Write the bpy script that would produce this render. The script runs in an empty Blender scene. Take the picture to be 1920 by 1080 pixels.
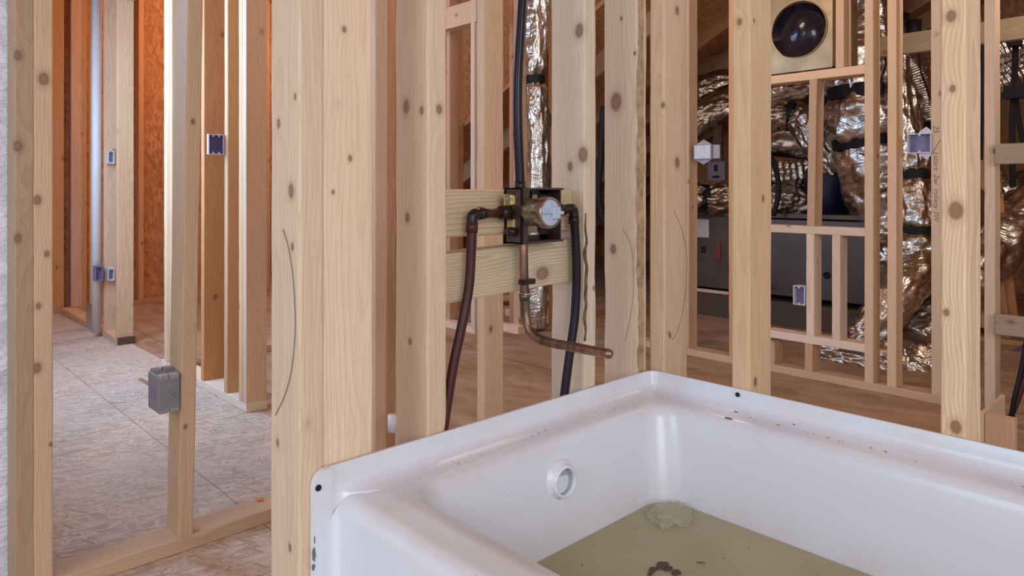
import bpy, bmesh, math, random
from mathutils import Vector, Matrix, noise
R = random.Random(7)
scene = bpy.context.scene
COL = scene.collection
# ---------------------------------------------------------------- camera
F = 1323.0; HC = 0.92; CU = 960.0; HV = 355.0
YAW = math.radians(46.4)
VX, VY = math.cos(YAW), math.sin(YAW)      # view direction
RX, RY = VY, -VX                           # image right
cam_d = bpy.data.cameras.new('camera'); cam = bpy.data.objects.new('camera', cam_d); COL.objects.link(cam)
cam_d.sensor_width = 36.0; cam_d.lens = F/1920*36; cam_d.clip_start = 0.02
cam_d.shift_y = -(540-HV)/1920
cam.location = (0, 0, HC); cam.rotation_euler = (math.pi/2, 0, YAW-math.pi/2)
scene.camera = cam
# ---------------------------------------------------------------- world, light, exposure
vs = scene.view_settings
vs.view_transform = 'Standard'; vs.look = 'None'; vs.gamma = 1; vs.exposure = 0.0; vs.use_curve_mapping = False
w = bpy.data.worlds.new('world'); scene.world = w; w.use_nodes = True
bg = w.node_tree.nodes['Background']; bg.inputs[0].default_value = (0.72, 0.84, 1.0, 1); bg.inputs[1].default_value = 0.9

def area(name, loc, target, sx, sy, power, color):
    l = bpy.data.lights.new(name, 'AREA'); l.shape = 'RECTANGLE'; l.size = sx; l.size_y = sy
    l.energy = power; l.color = color
    o = bpy.data.objects.new(name, l); COL.objects.link(o); o.location = loc
    o.rotation_euler = (Vector(target)-Vector(loc)).to_track_quat('-Z', 'Y').to_euler()
    return o
def bulb(name, loc, power, color, r=0.06):
    l = bpy.data.lights.new(name, 'POINT'); l.energy = power; l.color = color; l.shadow_soft_size = r
    o = bpy.data.objects.new(name, l); COL.objects.link(o); o.location = loc; return o
COOL = (0.66, 0.80, 1.0); WARM = (1.0, 0.72, 0.48)
area('bathroom_daylight_fill', (-0.7, -2.4, 1.75), (1.1, 1.0, 0.7), 1.6, 1.3, 50, (0.88, 0.93, 1.0))  # added area light for assumed daylight behind the camera, no window built
area('bathroom_side_fill', (-1.9, 0.6, 1.6), (0.9, 0.9, 0.6), 1.2, 1.2, 22, (0.74, 0.86, 1.0))  # added cool fill from the side, no window known there
area('left_room_assumed_window_light', (0.2, 3.6, 1.6), (2.0, 3.3, 0.2), 1.5, 1.3, 66, (0.44, 0.67, 1.0))  # unseen window, assumed from the bluish light on the left-facing stud edges
bulb('back_room_warm_fill', (2.35, 5.1, 2.3), 40, (1.0, 0.62, 0.38))  # added warm fill for the back room glow, no known lamp
bulb('hall_warm_fill', (2.25, 1.7, 2.45), 24, (1.0, 0.80, 0.60), 0.22)  # added warm fill over the hall, not a real fixture
bulb('attic_foil_fill', (3.75, 0.15, 2.1), 22, (1.0, 0.86, 0.72), 0.10)  # added small source that puts glitter on the foil ducts

# ---------------------------------------------------------------- photograph geometry helpers
def D(u):
    k = (u-CU)/F
    return VX+k*RX, VY+k*RY
def x_at(u, y):
    a, b = D(u); return y*a/b
def y_at(u, x):
    a, b = D(u); return x*b/a
def P(u, v, Z):
    a, b = D(u); return Vector((a*Z, b*Z, HC-(v-HV)/F*Z))
def depth(x, y): return x*VX+y*VY
def z_at(v, x, y): return HC-(v-HV)/F*depth(x, y)

# ---------------------------------------------------------------- material helpers
class NT:
    def __init__(s, name):
        s.m = bpy.data.materials.new(name); s.m.use_nodes = True; s.t = s.m.node_tree
        s.b = s.t.nodes['Principled BSDF']
    def n(s, typ, ins=None, **kw):
        nd = s.t.nodes.new(typ)
        for k, v in kw.items(): setattr(nd, k, v)
        for k, v in (ins or {}).items(): s.set(nd, k, v)
        return nd
    def set(s, nd, k, v):
        if isinstance(v, bpy.types.NodeSocket): s.t.links.new(v, nd.inputs[k])
        else: nd.inputs[k].default_value = v
    def math(s, op, a, b=0.0, clamp=False):
        nd = s.n('ShaderNodeMath', {0: a, 1: b}, operation=op); nd.use_clamp = clamp; return nd.outputs[0]
    def vmath(s, op, a, b=(0, 0, 0)):
        nd = s.n('ShaderNodeVectorMath', {0: a, 1: b}, operation=op)
        return nd.outputs[1] if op == 'LENGTH' else nd.outputs[0]
    def mix(s, f, a, b, blend='MIX'):
        nd = s.n('ShaderNodeMix', data_type='RGBA', blend_type=blend)
        s.set(nd, 0, f); s.set(nd, 6, a); s.set(nd, 7, b); return nd.outputs[2]
    def ramp(s, f, pts):
        nd = s.n('ShaderNodeValToRGB', {0: f}); e = nd.color_ramp.elements
        while len(e) < len(pts): e.new(0.5)
        for i, (p, c) in enumerate(pts):
            e[i].position = p; e[i].color = (c, c, c, 1) if not isinstance(c, tuple) else (*c, 1)
        return nd.outputs[0]
    def noise(s, vec, scale, detail=3, rough=0.5):
        return s.n('ShaderNodeTexNoise', {'Vector': vec, 'Scale': scale, 'Detail': detail, 'Roughness': rough}).outputs[0]
    def bump(s, h, strength, dist):
        s.set(s.b, 'Normal', s.n('ShaderNodeBump', {'Height': h, 'Strength': strength, 'Distance': dist}).outputs[0])
    def coord(s): return s.n('ShaderNodeTexCoord').outputs['Object']
def basic(name, col, rough=0.5, metal=0.0, bump=0.0, scale=60, var=0.12):
    k = NT(name); c = k.coord(); nz = k.noise(c, scale, 4)
    lo = tuple(x*(1-var) for x in col); hi = tuple(min(1, x*(1+var)) for x in col)
    k.set(k.b, 'Base Color', k.ramp(nz, [(0.3, lo), (0.7, hi)])); k.set(k.b, 'Roughness', rough); k.set(k.b, 'Metallic', metal)
    if bump: k.bump(nz, bump, 0.002)
    return k.m

def wood(name, light, dark, late=0.5, knotcol=(0.15, 0.065, 0.028), rough=0.60, stain=0.0, knots=(), streak=None):
    k = NT(name); c = k.coord()
    inf = k.n('ShaderNodeObjectInfo'); rnd = inf.outputs['Random']
    off = k.n('ShaderNodeCombineXYZ', {0: k.math('MULTIPLY', rnd, 17.3), 1: k.math('MULTIPLY', rnd, 9.1), 2: k.math('MULTIPLY', rnd, 41.7)}).outputs[0]
    q = k.vmath('ADD', c, off)
    # knots: cells cut by the faces
    vor = k.n('ShaderNodeTexVoronoi', {'Vector': k.vmath('MULTIPLY', q, (1, 1, 0.72)), 'Scale': 9.2}, feature='F1')
    kd = k.math('ADD', k.math('ADD', k.math('MULTIPLY', vor.outputs['Distance'], 0.108), 0.010 if knots else 0.002), k.math('MULTIPLY', k.math('SUBTRACT', k.noise(q, 70, 2), 0.5), 0.004))
    for (kx, ky, kz, kr) in knots:
        dd = k.vmath('LENGTH', k.vmath('MULTIPLY', k.vmath('SUBTRACT', c, (kx, ky, kz)), (1, 1, 0.72)))
        kd = k.math('MINIMUM', kd, k.math('MULTIPLY', dd, 0.0115/kr))
    swirl = k.math('POWER', 2.718, k.math('MULTIPLY', kd, -42))
    warp = k.math('MULTIPLY', k.math('SUBTRACT', k.noise(k.vmath('MULTIPLY', q, (7, 7, 1.3)), 1.0, 2), 0.5), 0.050)
    sx = k.n('ShaderNodeSeparateXYZ', {0: c})
    cx = k.math('SUBTRACT', k.math('MULTIPLY', rnd, 0.11), 0.055)
    cy = k.math('SUBTRACT', k.math('MULTIPLY', k.math('FRACT', k.math('MULTIPLY', rnd, 7.7)), 0.16), 0.03)
    px = k.math('ADD', sx.outputs[0], cx); py = k.math('ADD', sx.outputs[1], cy)
    r = k.math('SQRT', k.math('ADD', k.math('MULTIPLY', px, px), k.math('MULTIPLY', py, py)))
    r = k.math('ADD', k.math('ADD', r, warp), k.math('MULTIPLY', swirl, 0.011))
    fr = k.math('FRACT', k.math('MULTIPLY', r, 175))
    ring = k.ramp(fr, [(0.0, 0.0), (0.55, 0.35), (0.88, 1.0), (1.0, 0.0)])
    fib = k.noise(k.vmath('MULTIPLY', q, (420, 420, 9)), 1.0, 3, 0.6)
    broad = k.noise(k.vmath('MULTIPLY', q, (14, 14, 1.6)), 1.0, 3)
    base = k.mix(k.math('MULTIPLY', ring, late), (*light, 1), (*dark, 1))
    base = k.mix(k.ramp(broad, [(0.35, 0.0), (0.75, 0.45)]), base, (*dark, 1))
    base = k.mix(k.ramp(fib, [(0.30, 0.30), (0.55, 0.0)]), base, (*[x*0.62 for x in dark], 1))
    base = k.mix(k.ramp(kd, [(0.011, 0.45), (0.021, 0.0)]), base, (*[x*0.70 for x in dark], 1))
    core = k.ramp(kd, [(0.0075, 1.0), (0.0105, 0.0)])
    kc = k.mix(k.ramp(kd, [(0.0055, 0.0), (0.009, 1.0)]), (*[x*2.1 for x in knotcol], 1), (*knotcol, 1))
    base = k.mix(k.math('MULTIPLY', core, 0.88), base, kc)
    # blue-grey weathering and pencil-thin pitch streaks
    st = k.ramp(k.noise(k.vmath('MULTIPLY', q, (60, 60, 2.2)), 1.0, 3, 0.7), [(0.69, 0.0), (0.78, 0.4+stain)])
    base = k.mix(st, base, (dark[0]*0.62, dark[1]*0.64, dark[2]*0.72, 1))
    hv = k.n('ShaderNodeHueSaturation', {'Hue': 0.5, 'Saturation': k.math('ADD', k.math('MULTIPLY', k.math('FRACT', k.math('MULTIPLY', rnd, 3.3)), 0.25), 0.86), 'Value': k.math('ADD', k.math('MULTIPLY', k.math('FRACT', k.math('MULTIPLY', rnd, 5.9)), 0.22), 0.88), 'Color': base})
    k.set(k.b, 'Base Color', hv.outputs[0]); k.set(k.b, 'Roughness', rough)
    k.set(k.b, 'Specular IOR Level', 0.35)
    h = k.math('ADD', k.math('MULTIPLY', fib, 0.6), k.math('MULTIPLY', ring, 0.25))
    k.bump(h, 0.35, 0.0012)
    return k.m

def osb(name, light, dark, scale=1.0, bumpy=0.5, dust=0.0, seams=()):
    k = NT(name); c = k.coord()
    wn = k.n('ShaderNodeTexNoise', {'Vector': c, 'Scale': 22.0*scale, 'Detail': 2}).outputs[1]
    q = k.vmath('ADD', c, k.vmath('MULTIPLY', wn, (0.006, 0.006, 0.006)))
    a = None
    for i, rot in enumerate((0.35, 1.25, 2.0, 2.8)):
        z = 0.02 if name != 'osb_wall' else 0.035
        mp = k.n('ShaderNodeMapping', {'Vector': q, 'Rotation': (0, 0 if dust else rot, rot), 'Scale': (0.050/scale, 0.0095/scale, z/scale)}, vector_type='TEXTURE')
        v = k.n('ShaderNodeTexVoronoi', {'Vector': mp.outputs[0], 'Scale': 1.0}, feature='F1')
        col = k.n('ShaderNodeSeparateColor', {0: v.outputs['Color']})
        if a is None: a = col.outputs[0]
        else:
            pick = k.math('GREATER_THAN', col.outputs[1], 0.62)
            a = k.n('ShaderNodeMix', {0: pick, 2: a, 3: col.outputs[0]}, data_type='FLOAT').outputs[0]
    fine = k.noise(k.vmath('MULTIPLY', q, (40, 90, 40)), scale, 3)
    a = k.math('ADD', k.math('MULTIPLY', a, 0.72), k.math('MULTIPLY', fine, 0.28))
    base = k.ramp(a, [(0.10, dark), (0.45, tuple((x+y)/2 for x, y in zip(light, dark))), (0.80, light)])
    blot = k.noise(c, 1.7*scale, 4)
    base = k.mix(k.ramp(blot, [(0.4, 0.0), (0.7, 0.45)]), base, (*[x*0.80 for x in light], 1))
    if dust:
        base = k.mix(k.math('MULTIPLY', k.ramp(k.noise(c, 5*scale, 5, 0.65), [(0.35, 0.3), (0.65, 1.0)]), dust), base, (0.60, 0.52, 0.47, 1))
    sp = k.n('ShaderNodeSeparateXYZ', {0: q})
    for (ax, pos) in seams:
        jl = k.math('LESS_THAN', k.math('ABSOLUTE', k.math('SUBTRACT', sp.outputs[ax], pos+.003)), 0.0016)
        base = k.mix(k.math('MULTIPLY', jl, 0.7), base, (0.14, 0.09, 0.06, 1))
    k.set(k.b, 'Base Color', base); k.set(k.b, 'Roughness', 0.8); k.bump(a, bumpy, 0.0015)
    return k.m

PINE = wood('pine_near', (0.85, 0.60, 0.375), (0.68, 0.425, 0.235))
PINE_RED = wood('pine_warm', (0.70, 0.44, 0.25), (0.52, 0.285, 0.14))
PINE_ORANGE = wood('pine_orange', (0.66, 0.34, 0.165), (0.47, 0.205, 0.085))  # orange of warm bounced light is put into this pine colour
PINE_PALE = wood('pine_pale', (0.86, 0.68, 0.50), (0.66, 0.46, 0.30))
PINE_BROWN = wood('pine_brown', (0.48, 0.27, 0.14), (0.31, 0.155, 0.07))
WEATHERED = wood('weathered_pine', (0.46, 0.34, 0.21), (0.30, 0.20, 0.115), stain=0.2)
GREENISH = wood('treated_pine', (0.68, 0.50, 0.30), (0.46, 0.29, 0.145), late=0.8)
OSB_FLOOR = osb('osb_floor', (0.66, 0.50, 0.38), (0.34, 0.22, 0.145), 1.0, 0.5, 0.38, seams=((0, 1.462), (0, .24), (1, 1.25), (1, 0.03)))
OSB_WALL = osb('osb_wall', (0.62, 0.27, 0.10), (0.33, 0.115, 0.035), 0.8, 0.3)  # wall colour carries the orange glow of light bouncing between the wood
ROOF_DECK = osb('roof_deck_board', (0.52, 0.25, 0.105), (0.31, 0.13, 0.05), 0.6, 0.2)

def plywood():
    k = NT('plywood_floor'); c = k.coord()
    q = k.vmath('MULTIPLY', c, (5, 0.8, 5))
    a = k.noise(k.vmath('ADD', q, k.vmath('MULTIPLY', k.n('ShaderNodeTexNoise', {'Vector': c, 'Scale': 2.2, 'Detail': 2}).outputs[1], (1.6, 1.6, 1.6))), 2.2, 5, 0.6)
    base = k.ramp(a, [(0.3, (0.26, 0.145, 0.08)), (0.5, (0.39, 0.24, 0.14)), (0.7, (0.47, 0.32, 0.205))])
    dust = k.ramp(k.noise(c, 3.1, 5, 0.6), [(0.45, 0.0), (0.7, 0.5)])
    base = k.mix(dust, base, (0.47, 0.37, 0.28, 1))
    spot = k.ramp(k.noise(c, 38, 2), [(0.70, 0.0), (0.76, 0.6)])
    base = k.mix(spot, base, (0.12, 0.07, 0.04, 1))
    # sheet joints
    s = k.n('ShaderNodeSeparateXYZ', {0: c})
    j = k.math('FRACT', k.math('DIVIDE', k.math('ADD', s.outputs[0], 0.28), 1.22))
    jl = k.math('LESS_THAN', k.math('ABSOLUTE', k.math('SUBTRACT', j, 0.5)), 0.0018)
    base = k.mix(jl, base, (0.06, 0.035, 0.02, 1))
    k.set(k.b, 'Base Color', base); k.set(k.b, 'Roughness', 0.75); k.bump(a, 0.3, 0.003)
    return k.m
PLY = plywood()

def foil(name, tint=(0.80, 0.745, 0.67), bs=0.42):
    k = NT(name); c = k.coord()
    wv = k.n('ShaderNodeTexNoise', {'Vector': c, 'Scale': 5.0, 'Detail': 2}).outputs[1]
    q = k.vmath('ADD', c, k.vmath('MULTIPLY', wv, (0.16, 0.16, 0.16)))
    v1 = k.n('ShaderNodeTexVoronoi', {'Vector': k.vmath('MULTIPLY', q, (1, 1, 1.7)), 'Scale': 9.0}, feature='F1').outputs['Distance']
    fold = k.n('ShaderNodeTexNoise', {'Vector': k.vmath('MULTIPLY', q, (5, 5, 17)), 'Scale': 1.0, 'Detail': 3, 'Roughness': 0.55}).outputs[0]
    fold = k.math('ABSOLUTE', k.math('SUBTRACT', fold, 0.5))
    n1 = k.noise(q, 9, 3, 0.55); n2 = k.noise(q, 55, 3, 0.6)
    h = k.math('ADD', k.math('ADD', k.math('MULTIPLY', v1, 0.55), k.math('MULTIPLY', fold, -1.6)), k.math('ADD', n1, k.math('MULTIPLY', n2, 0.08)))
    k.bump(h, bs, 0.018)
    k.set(k.b, 'Base Color', k.ramp(n1, [(0.3, tuple(x*0.62 for x in tint)), (0.65, tint)]))
    k.set(k.b, 'Metallic', 1.0); k.set(k.b, 'Roughness', 0.30)
    return k.m
FOIL = foil('duct_foil'); FOIL_DARK = foil('duct_foil_dark', (0.54, 0.45, 0.37), 0.36)  # second foil has a darker, browner tint

def acrylic():
    k = NT('white_acrylic'); c = k.coord()
    s = k.n('ShaderNodeSeparateXYZ', {0: c})
    # dust and old water line
    n = k.noise(c, 9, 5, 0.65); band = k.math('MULTIPLY', k.ramp(s.outputs[2], [(0.33, 1.0), (0.385, 0.0)]), k.ramp(n, [(0.35, 0.15), (0.65, 0.75)]))
    base = k.mix(k.math('MULTIPLY', band, 0.45), (0.74, 0.75, 0.81, 1), (0.60, 0.49, 0.36, 1))
    deck = k.math('MULTIPLY', k.ramp(k.noise(c, 5, 5, 0.7), [(0.42, 0.0), (0.66, 0.42)]), k.ramp(s.outputs[2], [(0.455, 0.25), (0.478, 1.0)]))
    base = k.mix(deck, base, (0.68, 0.58, 0.49, 1))
    speck = k.ramp(k.noise(c, 130, 2), [(0.745, 0.0), (0.77, 0.8)])
    base = k.mix(k.math('MULTIPLY', speck, k.ramp(k.noise(c, 4, 2), [(0.5, 0.0), (0.6, 1.0)])), base, (0.25, 0.15, 0.09, 1))
    k.set(k.b, 'Base Color', base); k.set(k.b, 'Roughness', k.ramp(n, [(0.2, 0.20), (0.8, 0.30)]))
    return k.m
TUBM = acrylic()
def water():
    k = NT('murky_water'); c = k.coord()
    n = k.noise(c, 5, 3)
    k.set(k.b, 'Base Color', k.ramp(n, [(0.35, (0.57, 0.52, 0.335)), (0.7, (0.65, 0.605, 0.41))]))
    k.set(k.b, 'Roughness', 0.03); k.set(k.b, 'IOR', 1.33)
    k.bump(k.noise(c, 14, 2), 0.04, 0.003)
    tr = k.n('ShaderNodeBsdfTransparent', {0: (0.62, 0.60, 0.36, 1)})
    mx = k.n('ShaderNodeMixShader', {0: 0.34, 1: k.b.outputs[0], 2: tr.outputs[0]})
    out = [x for x in k.t.nodes if x.type == 'OUTPUT_MATERIAL'][0]
    k.t.links.new(mx.outputs[0], out.inputs[0])
    return k.m
WATER = water()
def copper():
    k = NT('tarnished_copper'); c = k.coord()
    n = k.noise(k.vmath('MULTIPLY', c, (40, 40, 14)), 1.0, 4, 0.65)
    k.set(k.b, 'Base Color', k.ramp(n, [(0.35, (0.10, 0.07, 0.05)), (0.52, (0.22, 0.13, 0.085)), (0.70, (0.46, 0.22, 0.13))]))
    k.set(k.b, 'Metallic', 0.85); k.set(k.b, 'Roughness', 0.38); return k.m
COPPER = copper()
BRASS = basic('dull_brass', (0.33, 0.28, 0.18), 0.42, 0.85, 0.2, 90, 0.3)
BRASS_B = basic('bright_brass', (0.66, 0.52, 0.24), 0.35, 0.9, 0.2, 60, 0.2)
BRONZE = basic('nickel_bronze', (0.36, 0.29, 0.24), 0.25, 0.95, 0, 30, 0.15)
GREYP = basic('light_grey_plastic', (0.46, 0.50, 0.58), 0.45)
BROWNP = basic('dark_brown_plastic', (0.045, 0.022, 0.018), 0.38, 0, 0.1, 150, 0.2)
REDPIPE = basic('red_brown_pipe', (0.060, 0.014, 0.010), 0.36, 0, 0, 20, 0.25)
DARKPIPE = basic('dark_purple_pipe', (0.012, 0.005, 0.010), 0.30, 0, 0, 20, 0.2)
FITTING = basic('dark_fitting', (0.022, 0.011, 0.010), 0.28)
BLACK = basic('black_strap', (0.012, 0.010, 0.012), 0.6)
BOXGREY = basic('grey_box_plastic', (0.22, 0.21, 0.22), 0.35, 0.0, 0.1, 40, 0.1)
BOXLGREY = basic('pale_grey_box_plastic', (0.36, 0.36, 0.38), 0.5)
BOXWHITE = basic('white_box_plastic', (0.62, 0.62, 0.68), 0.4)
BOXBLUE = basic('blue_box_plastic', (0.055, 0.045, 0.20), 0.45)
BOXLILAC = basic('lilac_box_plastic', (0.20, 0.18, 0.32), 0.4)
ZINC = basic('zinc_steel', (0.55, 0.56, 0.60), 0.3, 0.9, 0.1, 30, 0.15)
GALV = basic('galvanised_sheet', (0.40, 0.285, 0.16), 0.42, 0.85, 0.3, 7, 0.3)  # golden reflection is put into the base colour of the grey metal
BLACKLINER = basic('black_duct_liner', (0.012, 0.010, 0.020), 0.13, 0.0, 0.9, 26, 0.3)
FURN = basic('furnace_sheet_metal', (0.11, 0.088, 0.078), 0.38, 0.6, 0.1, 5, 0.15)
FURN_D = basic('furnace_brown_panel', (0.10, 0.075, 0.06), 0.45, 0.4, 0.1, 5, 0.2)
PVC = basic('white_pvc', (0.70, 0.66, 0.64), 0.45, var=0.02)
CLEARP = basic('white_pvc_bright', (0.80, 0.80, 0.82), 0.28)
PENCIL = basic('pencil_graphite', (0.06, 0.055, 0.06), 0.6)
PAPER = basic('paper_label', (0.55, 0.52, 0.52), 0.7)
REDINK = basic('red_label', (0.22, 0.03, 0.02), 0.6)
MUD = basic('brown_mud', (0.085, 0.055, 0.035), 0.55)
CHIPGREY = basic('chipped_grey', (0.16, 0.16, 0.17), 0.8)
CHIP = basic('wood_chip', (0.22, 0.12, 0.06), 0.8)
ORANGEP = basic('orange_plastic', (0.80, 0.20, 0.05), 0.5)
PURPLE = basic('purple_opening', (0.16, 0.07, 0.16), 0.6)
NAVY = basic('navy_wrap', (0.010, 0.010, 0.045), 0.5)
BEIGE = basic('beige_device_plastic', (0.30, 0.22, 0.24), 0.5)
for m_ in (REDPIPE, DARKPIPE, FITTING, BLACK): m_.node_tree.nodes['Principled BSDF'].inputs['Specular IOR Level'].default_value = 0.28
def foam():
    k = NT('white_spray_foam'); c = k.coord()
    q = k.vmath('MULTIPLY', c, (1, 1, 2.6))
    n = k.noise(q, 6, 6, 0.6)
    k.set(k.b, 'Base Color', k.ramp(n, [(0.3, (0.62, 0.62, 0.70)), (0.5, (0.78, 0.78, 0.84)), (0.7, (0.88, 0.88, 0.92))]))
    k.set(k.b, 'Roughness', 0.7); k.bump(n, 0.9, 0.04); return k.m
FOAM = foam()
def clear():
    k = NT('clear_plastic_bag'); c = k.coord()
    k.set(k.b, 'Base Color', (0.62, 0.60, 0.48, 1)); k.set(k.b, 'Roughness', 0.09)
    k.bump(k.noise(c, 60, 3), 0.6, 0.006)
    tr = k.n('ShaderNodeBsdfTransparent', {0: (0.95, 0.95, 0.9, 1)})
    mx = k.n('ShaderNodeMixShader', {0: 0.62, 1: k.b.outputs[0], 2: tr.outputs[0]})
    out = [x for x in k.t.nodes if x.type == 'OUTPUT_MATERIAL'][0]; k.t.links.new(mx.outputs[0], out.inputs[0]); return k.m
CLEAR = clear()

# ---------------------------------------------------------------- mesh helpers
def link(name, bm, mat, parent=None, smooth=False, loc=None):
    bmesh.ops.recalc_face_normals(bm, faces=bm.faces)
    me = bpy.data.meshes.new(name); bm.to_mesh(me); bm.free()
    if isinstance(mat, (list, tuple)):
        for m in mat: me.materials.append(m)
    else: me.materials.append(mat)
    if smooth:
        for p in me.polygons: p.use_smooth = True
    o = bpy.data.objects.new(name, me); COL.objects.link(o)
    if parent: o.parent = parent
    if loc is not None: o.location = loc
    return o
def tag(o, label=None, cat=None, group=None, kind=None):
    if label: o['label'] = label
    if cat: o['category'] = cat
    if group: o['group'] = group
    if kind: o['kind'] = kind
    return o
def empty(name, loc, label, cat, group=None):
    o = bpy.data.objects.new(name, None); COL.objects.link(o); o.location = loc; o.empty_display_size = 0.05
    return tag(o, label, cat, group)
def box_bm(x0, x1, y0, y1, z0, z1, bev=0.0, seg=2, bm=None):
    new = bm is None
    b = bmesh.new() if new else bm
    vs_ = [b.verts.new((x, y, z)) for z in (z0, z1) for y in (y0, y1) for x in (x0, x1)]
    fs = [b.faces.new([vs_[i] for i in f]) for f in ((0, 1, 3, 2), (4, 6, 7, 5), (0, 4, 5, 1), (2, 3, 7, 6), (0, 2, 6, 4), (1, 5, 7, 3))]
    if bev:
        es = list({e for f in fs for e in f.edges})
        bmesh.ops.bevel(b, geom=es, offset=bev, segments=seg, affect='EDGES', profile=0.6)
    return b
def box(name, x0, x1, y0, y1, z0, z1, mat, parent=None, bev=0.0):
    cx, cy, cz = (x0+x1)/2, (y0+y1)/2, z0
    if parent and parent.type == 'EMPTY':
        px, py, pz = parent.location; return link(name, box_bm(x0-px, x1-px, y0-py, y1-py, z0-pz, z1-pz, bev), mat, parent)
    if parent:
        px, py, pz = parent.location; return link(name, box_bm(x0-px, x1-px, y0-py, y1-py, z0-pz, z1-pz, bev), mat, parent)
    return link(name, box_bm(x0-cx, x1-cx, y0-cy, y1-cy, z0-cz, z1-cz, bev), mat, None, loc=(cx, cy, cz))
NB = [0]
def board(name, a, b_, wx, wy, mat, label, cat, group=None, rough=0.0, up=None, ends=(0, 0), parent=None, bow=0.003):
    """A sawn board from a to b_ (centre line), wx by wy in section, grain along its length, softly eased and slightly bowed."""
    NB[0] += 1; sd = NB[0]*13.7
    a = Vector(a); b_ = Vector(b_); d = b_-a; L = d.length
    zx = d.normalized()
    xx = Vector(up) if up else Vector((1, 0, 0))
    xx = (xx-zx*xx.dot(zx)).normalized(); yx = zx.cross(xx)
    n = max(6, int(L/0.05)) if (rough or L < 3) else 30
    e = 0.0035; hx, hy = wx/2, wy/2
    sec = []
    for sx, sy in ((1, 1), (-1, 1), (-1, -1), (1, -1)):
        for t in (0.0, 0.5, 1.0):
            ang = t*math.pi/2
            ox = (math.cos(ang))*e; oy = (math.sin(ang))*e
            if (sx*sy) < 0: ox, oy = oy, ox
            if sx*sy < 0: ox, oy = (math.sin(ang))*e, (math.cos(ang))*e
            sec.append((sx*(hx-e+ox), sy*(hy-e+oy), sx, sy))
    bm = bmesh.new(); rings = []
    for i in range(n+1):
        t = i/n; z = t*L
        bx = bow*math.sin(t*math.pi)*math.sin(sd); by = bow*math.sin(t*math.pi)*math.cos(sd*1.7)
        ring = []
        for (x, y, sx, sy) in sec:
            k = 0.0
            k = 0.0007*noise.noise(Vector((sd+sx, sy*3, z*9)))
            if rough:
                q = noise.noise(Vector((sd+5*sx+sy, 2.0, z*7)))
                if q > -0.1 and sx > 0 and sy < 0 or q > 0.25: k -= rough*(abs(q)+0.15)*(0.6+noise.noise(Vector((sd, 1+sx, z*38))))
            fx = 1+k/hx; fy = 1+k/hy
            ring.append(bm.verts.new((x*fx+bx, y*fy+by, z)))
        rings.append(ring)
    m = len(sec)
    for i in range(n):
        for j in range(m):
            bm.faces.new((rings[i][j], rings[i][(j+1) % m], rings[i+1][(j+1) % m], rings[i+1][j]))
    bm.faces.new(rings[0][::-1]); bm.faces.new(rings[-1])
    o = link(name, bm, mat)
    M = Matrix((xx, yx, zx)).transposed().to_4x4(); M.translation = a
    o.matrix_world = M
    if parent: o.parent = parent
    for p in o.data.polygons: p.use_smooth = False
    return tag(o, label, cat, group)
def bx_board(name, x0, x1, y0, y1, z0, z1, mat, label, cat='stud', group=None, rough=0.0, lean=(0, 0), bow=0.003):
    sx, sy, sz = x1-x0, y1-y0, z1-z0
    mx, my, mz = (x0+x1)/2, (y0+y1)/2, (z0+z1)/2
    if sz >= sx and sz >= sy:
        return board(name, (mx, my, z0), (mx+lean[0], my+lean[1], z1), sx, sy, mat, label, cat, group, rough, bow=bow)
    if sy >= sx:
        return board(name, (mx, y0, mz), (mx+lean[0], y1, mz+lean[1]), sx, sz, mat, label, cat, group, rough, up=(1, 0, 0), bow=bow)
    return board(name, (x0, my, mz), (x1, my+lean[0], mz+lean[1]), sy, sz, mat, label, cat, group, rough, up=(0, 1, 0), bow=bow)
def catmull(pts, n):
    pts = [Vector(p) for p in pts]; pts = [pts[0]*2-pts[1]]+pts+[pts[-1]*2-pts[-2]]
    out = []
    for i in range(1, len(pts)-2):
        p0, p1, p2, p3 = pts[i-1:i+3]
        for j in range(n):
            t = j/n
            out.append(0.5*((2*p1)+(p2-p0)*t+(2*p0-5*p1+4*p2-p3)*t*t+(3*p1-p0-3*p2+p3)*t**3))
    out.append(pts[-2]); return out
def tube_bm(path, rad, seg=20, cap=True, disp=None, bm=None, round_end=False):
    """rad: number or function(t). disp(i_t, ang, point) adds to the radius."""
    b = bmesh.new() if bm is None else bm
    n = len(path); rings = []; up = None
    for i, p in enumerate(path):
        t = (path[min(i+1, n-1)]-path[max(i-1, 0)]).normalized()
        if up is None: up = t.orthogonal().normalized()
        up = (up-t*up.dot(t)).normalized(); sd = t.cross(up)
        r = rad(i/(n-1)) if callable(rad) else rad
        ring = []
        for j in range(seg):
            a = 2*math.pi*j/seg; rr = r
            if disp: rr += disp(i/(n-1), a, p)
            ring.append(b.verts.new(p+(up*math.cos(a)+sd*math.sin(a))*rr))
        rings.append(ring)
    for i in range(n-1):
        for j in range(seg):
            b.faces.new((rings[i][j], rings[i][(j+1) % seg], rings[i+1][(j+1) % seg], rings[i+1][j]))
    if cap:
        for k, ring in ((0, rings[0]), (-1, rings[-1])):
            if round_end and k == -1:
                t = (path[-1]-path[-2]).normalized(); r = rad(1) if callable(rad) else rad
                prev = ring; c = path[-1]
                for s in range(1, 5):
                    a = s/5*math.pi/2
                    nr = [b.verts.new(c+(v.co-c)*math.cos(a)+t*r*math.sin(a)) for v in ring]
                    for j in range(seg): b.faces.new((prev[j], prev[(j+1) % seg], nr[(j+1) % seg], nr[j]))
                    prev = nr
                b.faces.new(prev)
            else: b.faces.new(ring)
    return b
def tube(name, path, rad, mat, parent=None, seg=20, smooth=True, **kw):
    o = Vector(parent.location) if parent else Vector(path[0])
    path = [Vector(p)-o for p in path]
    ob = link(name, tube_bm(path, rad, seg, **kw), mat, parent, smooth)
    if not parent: ob.location = o
    return ob
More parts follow.
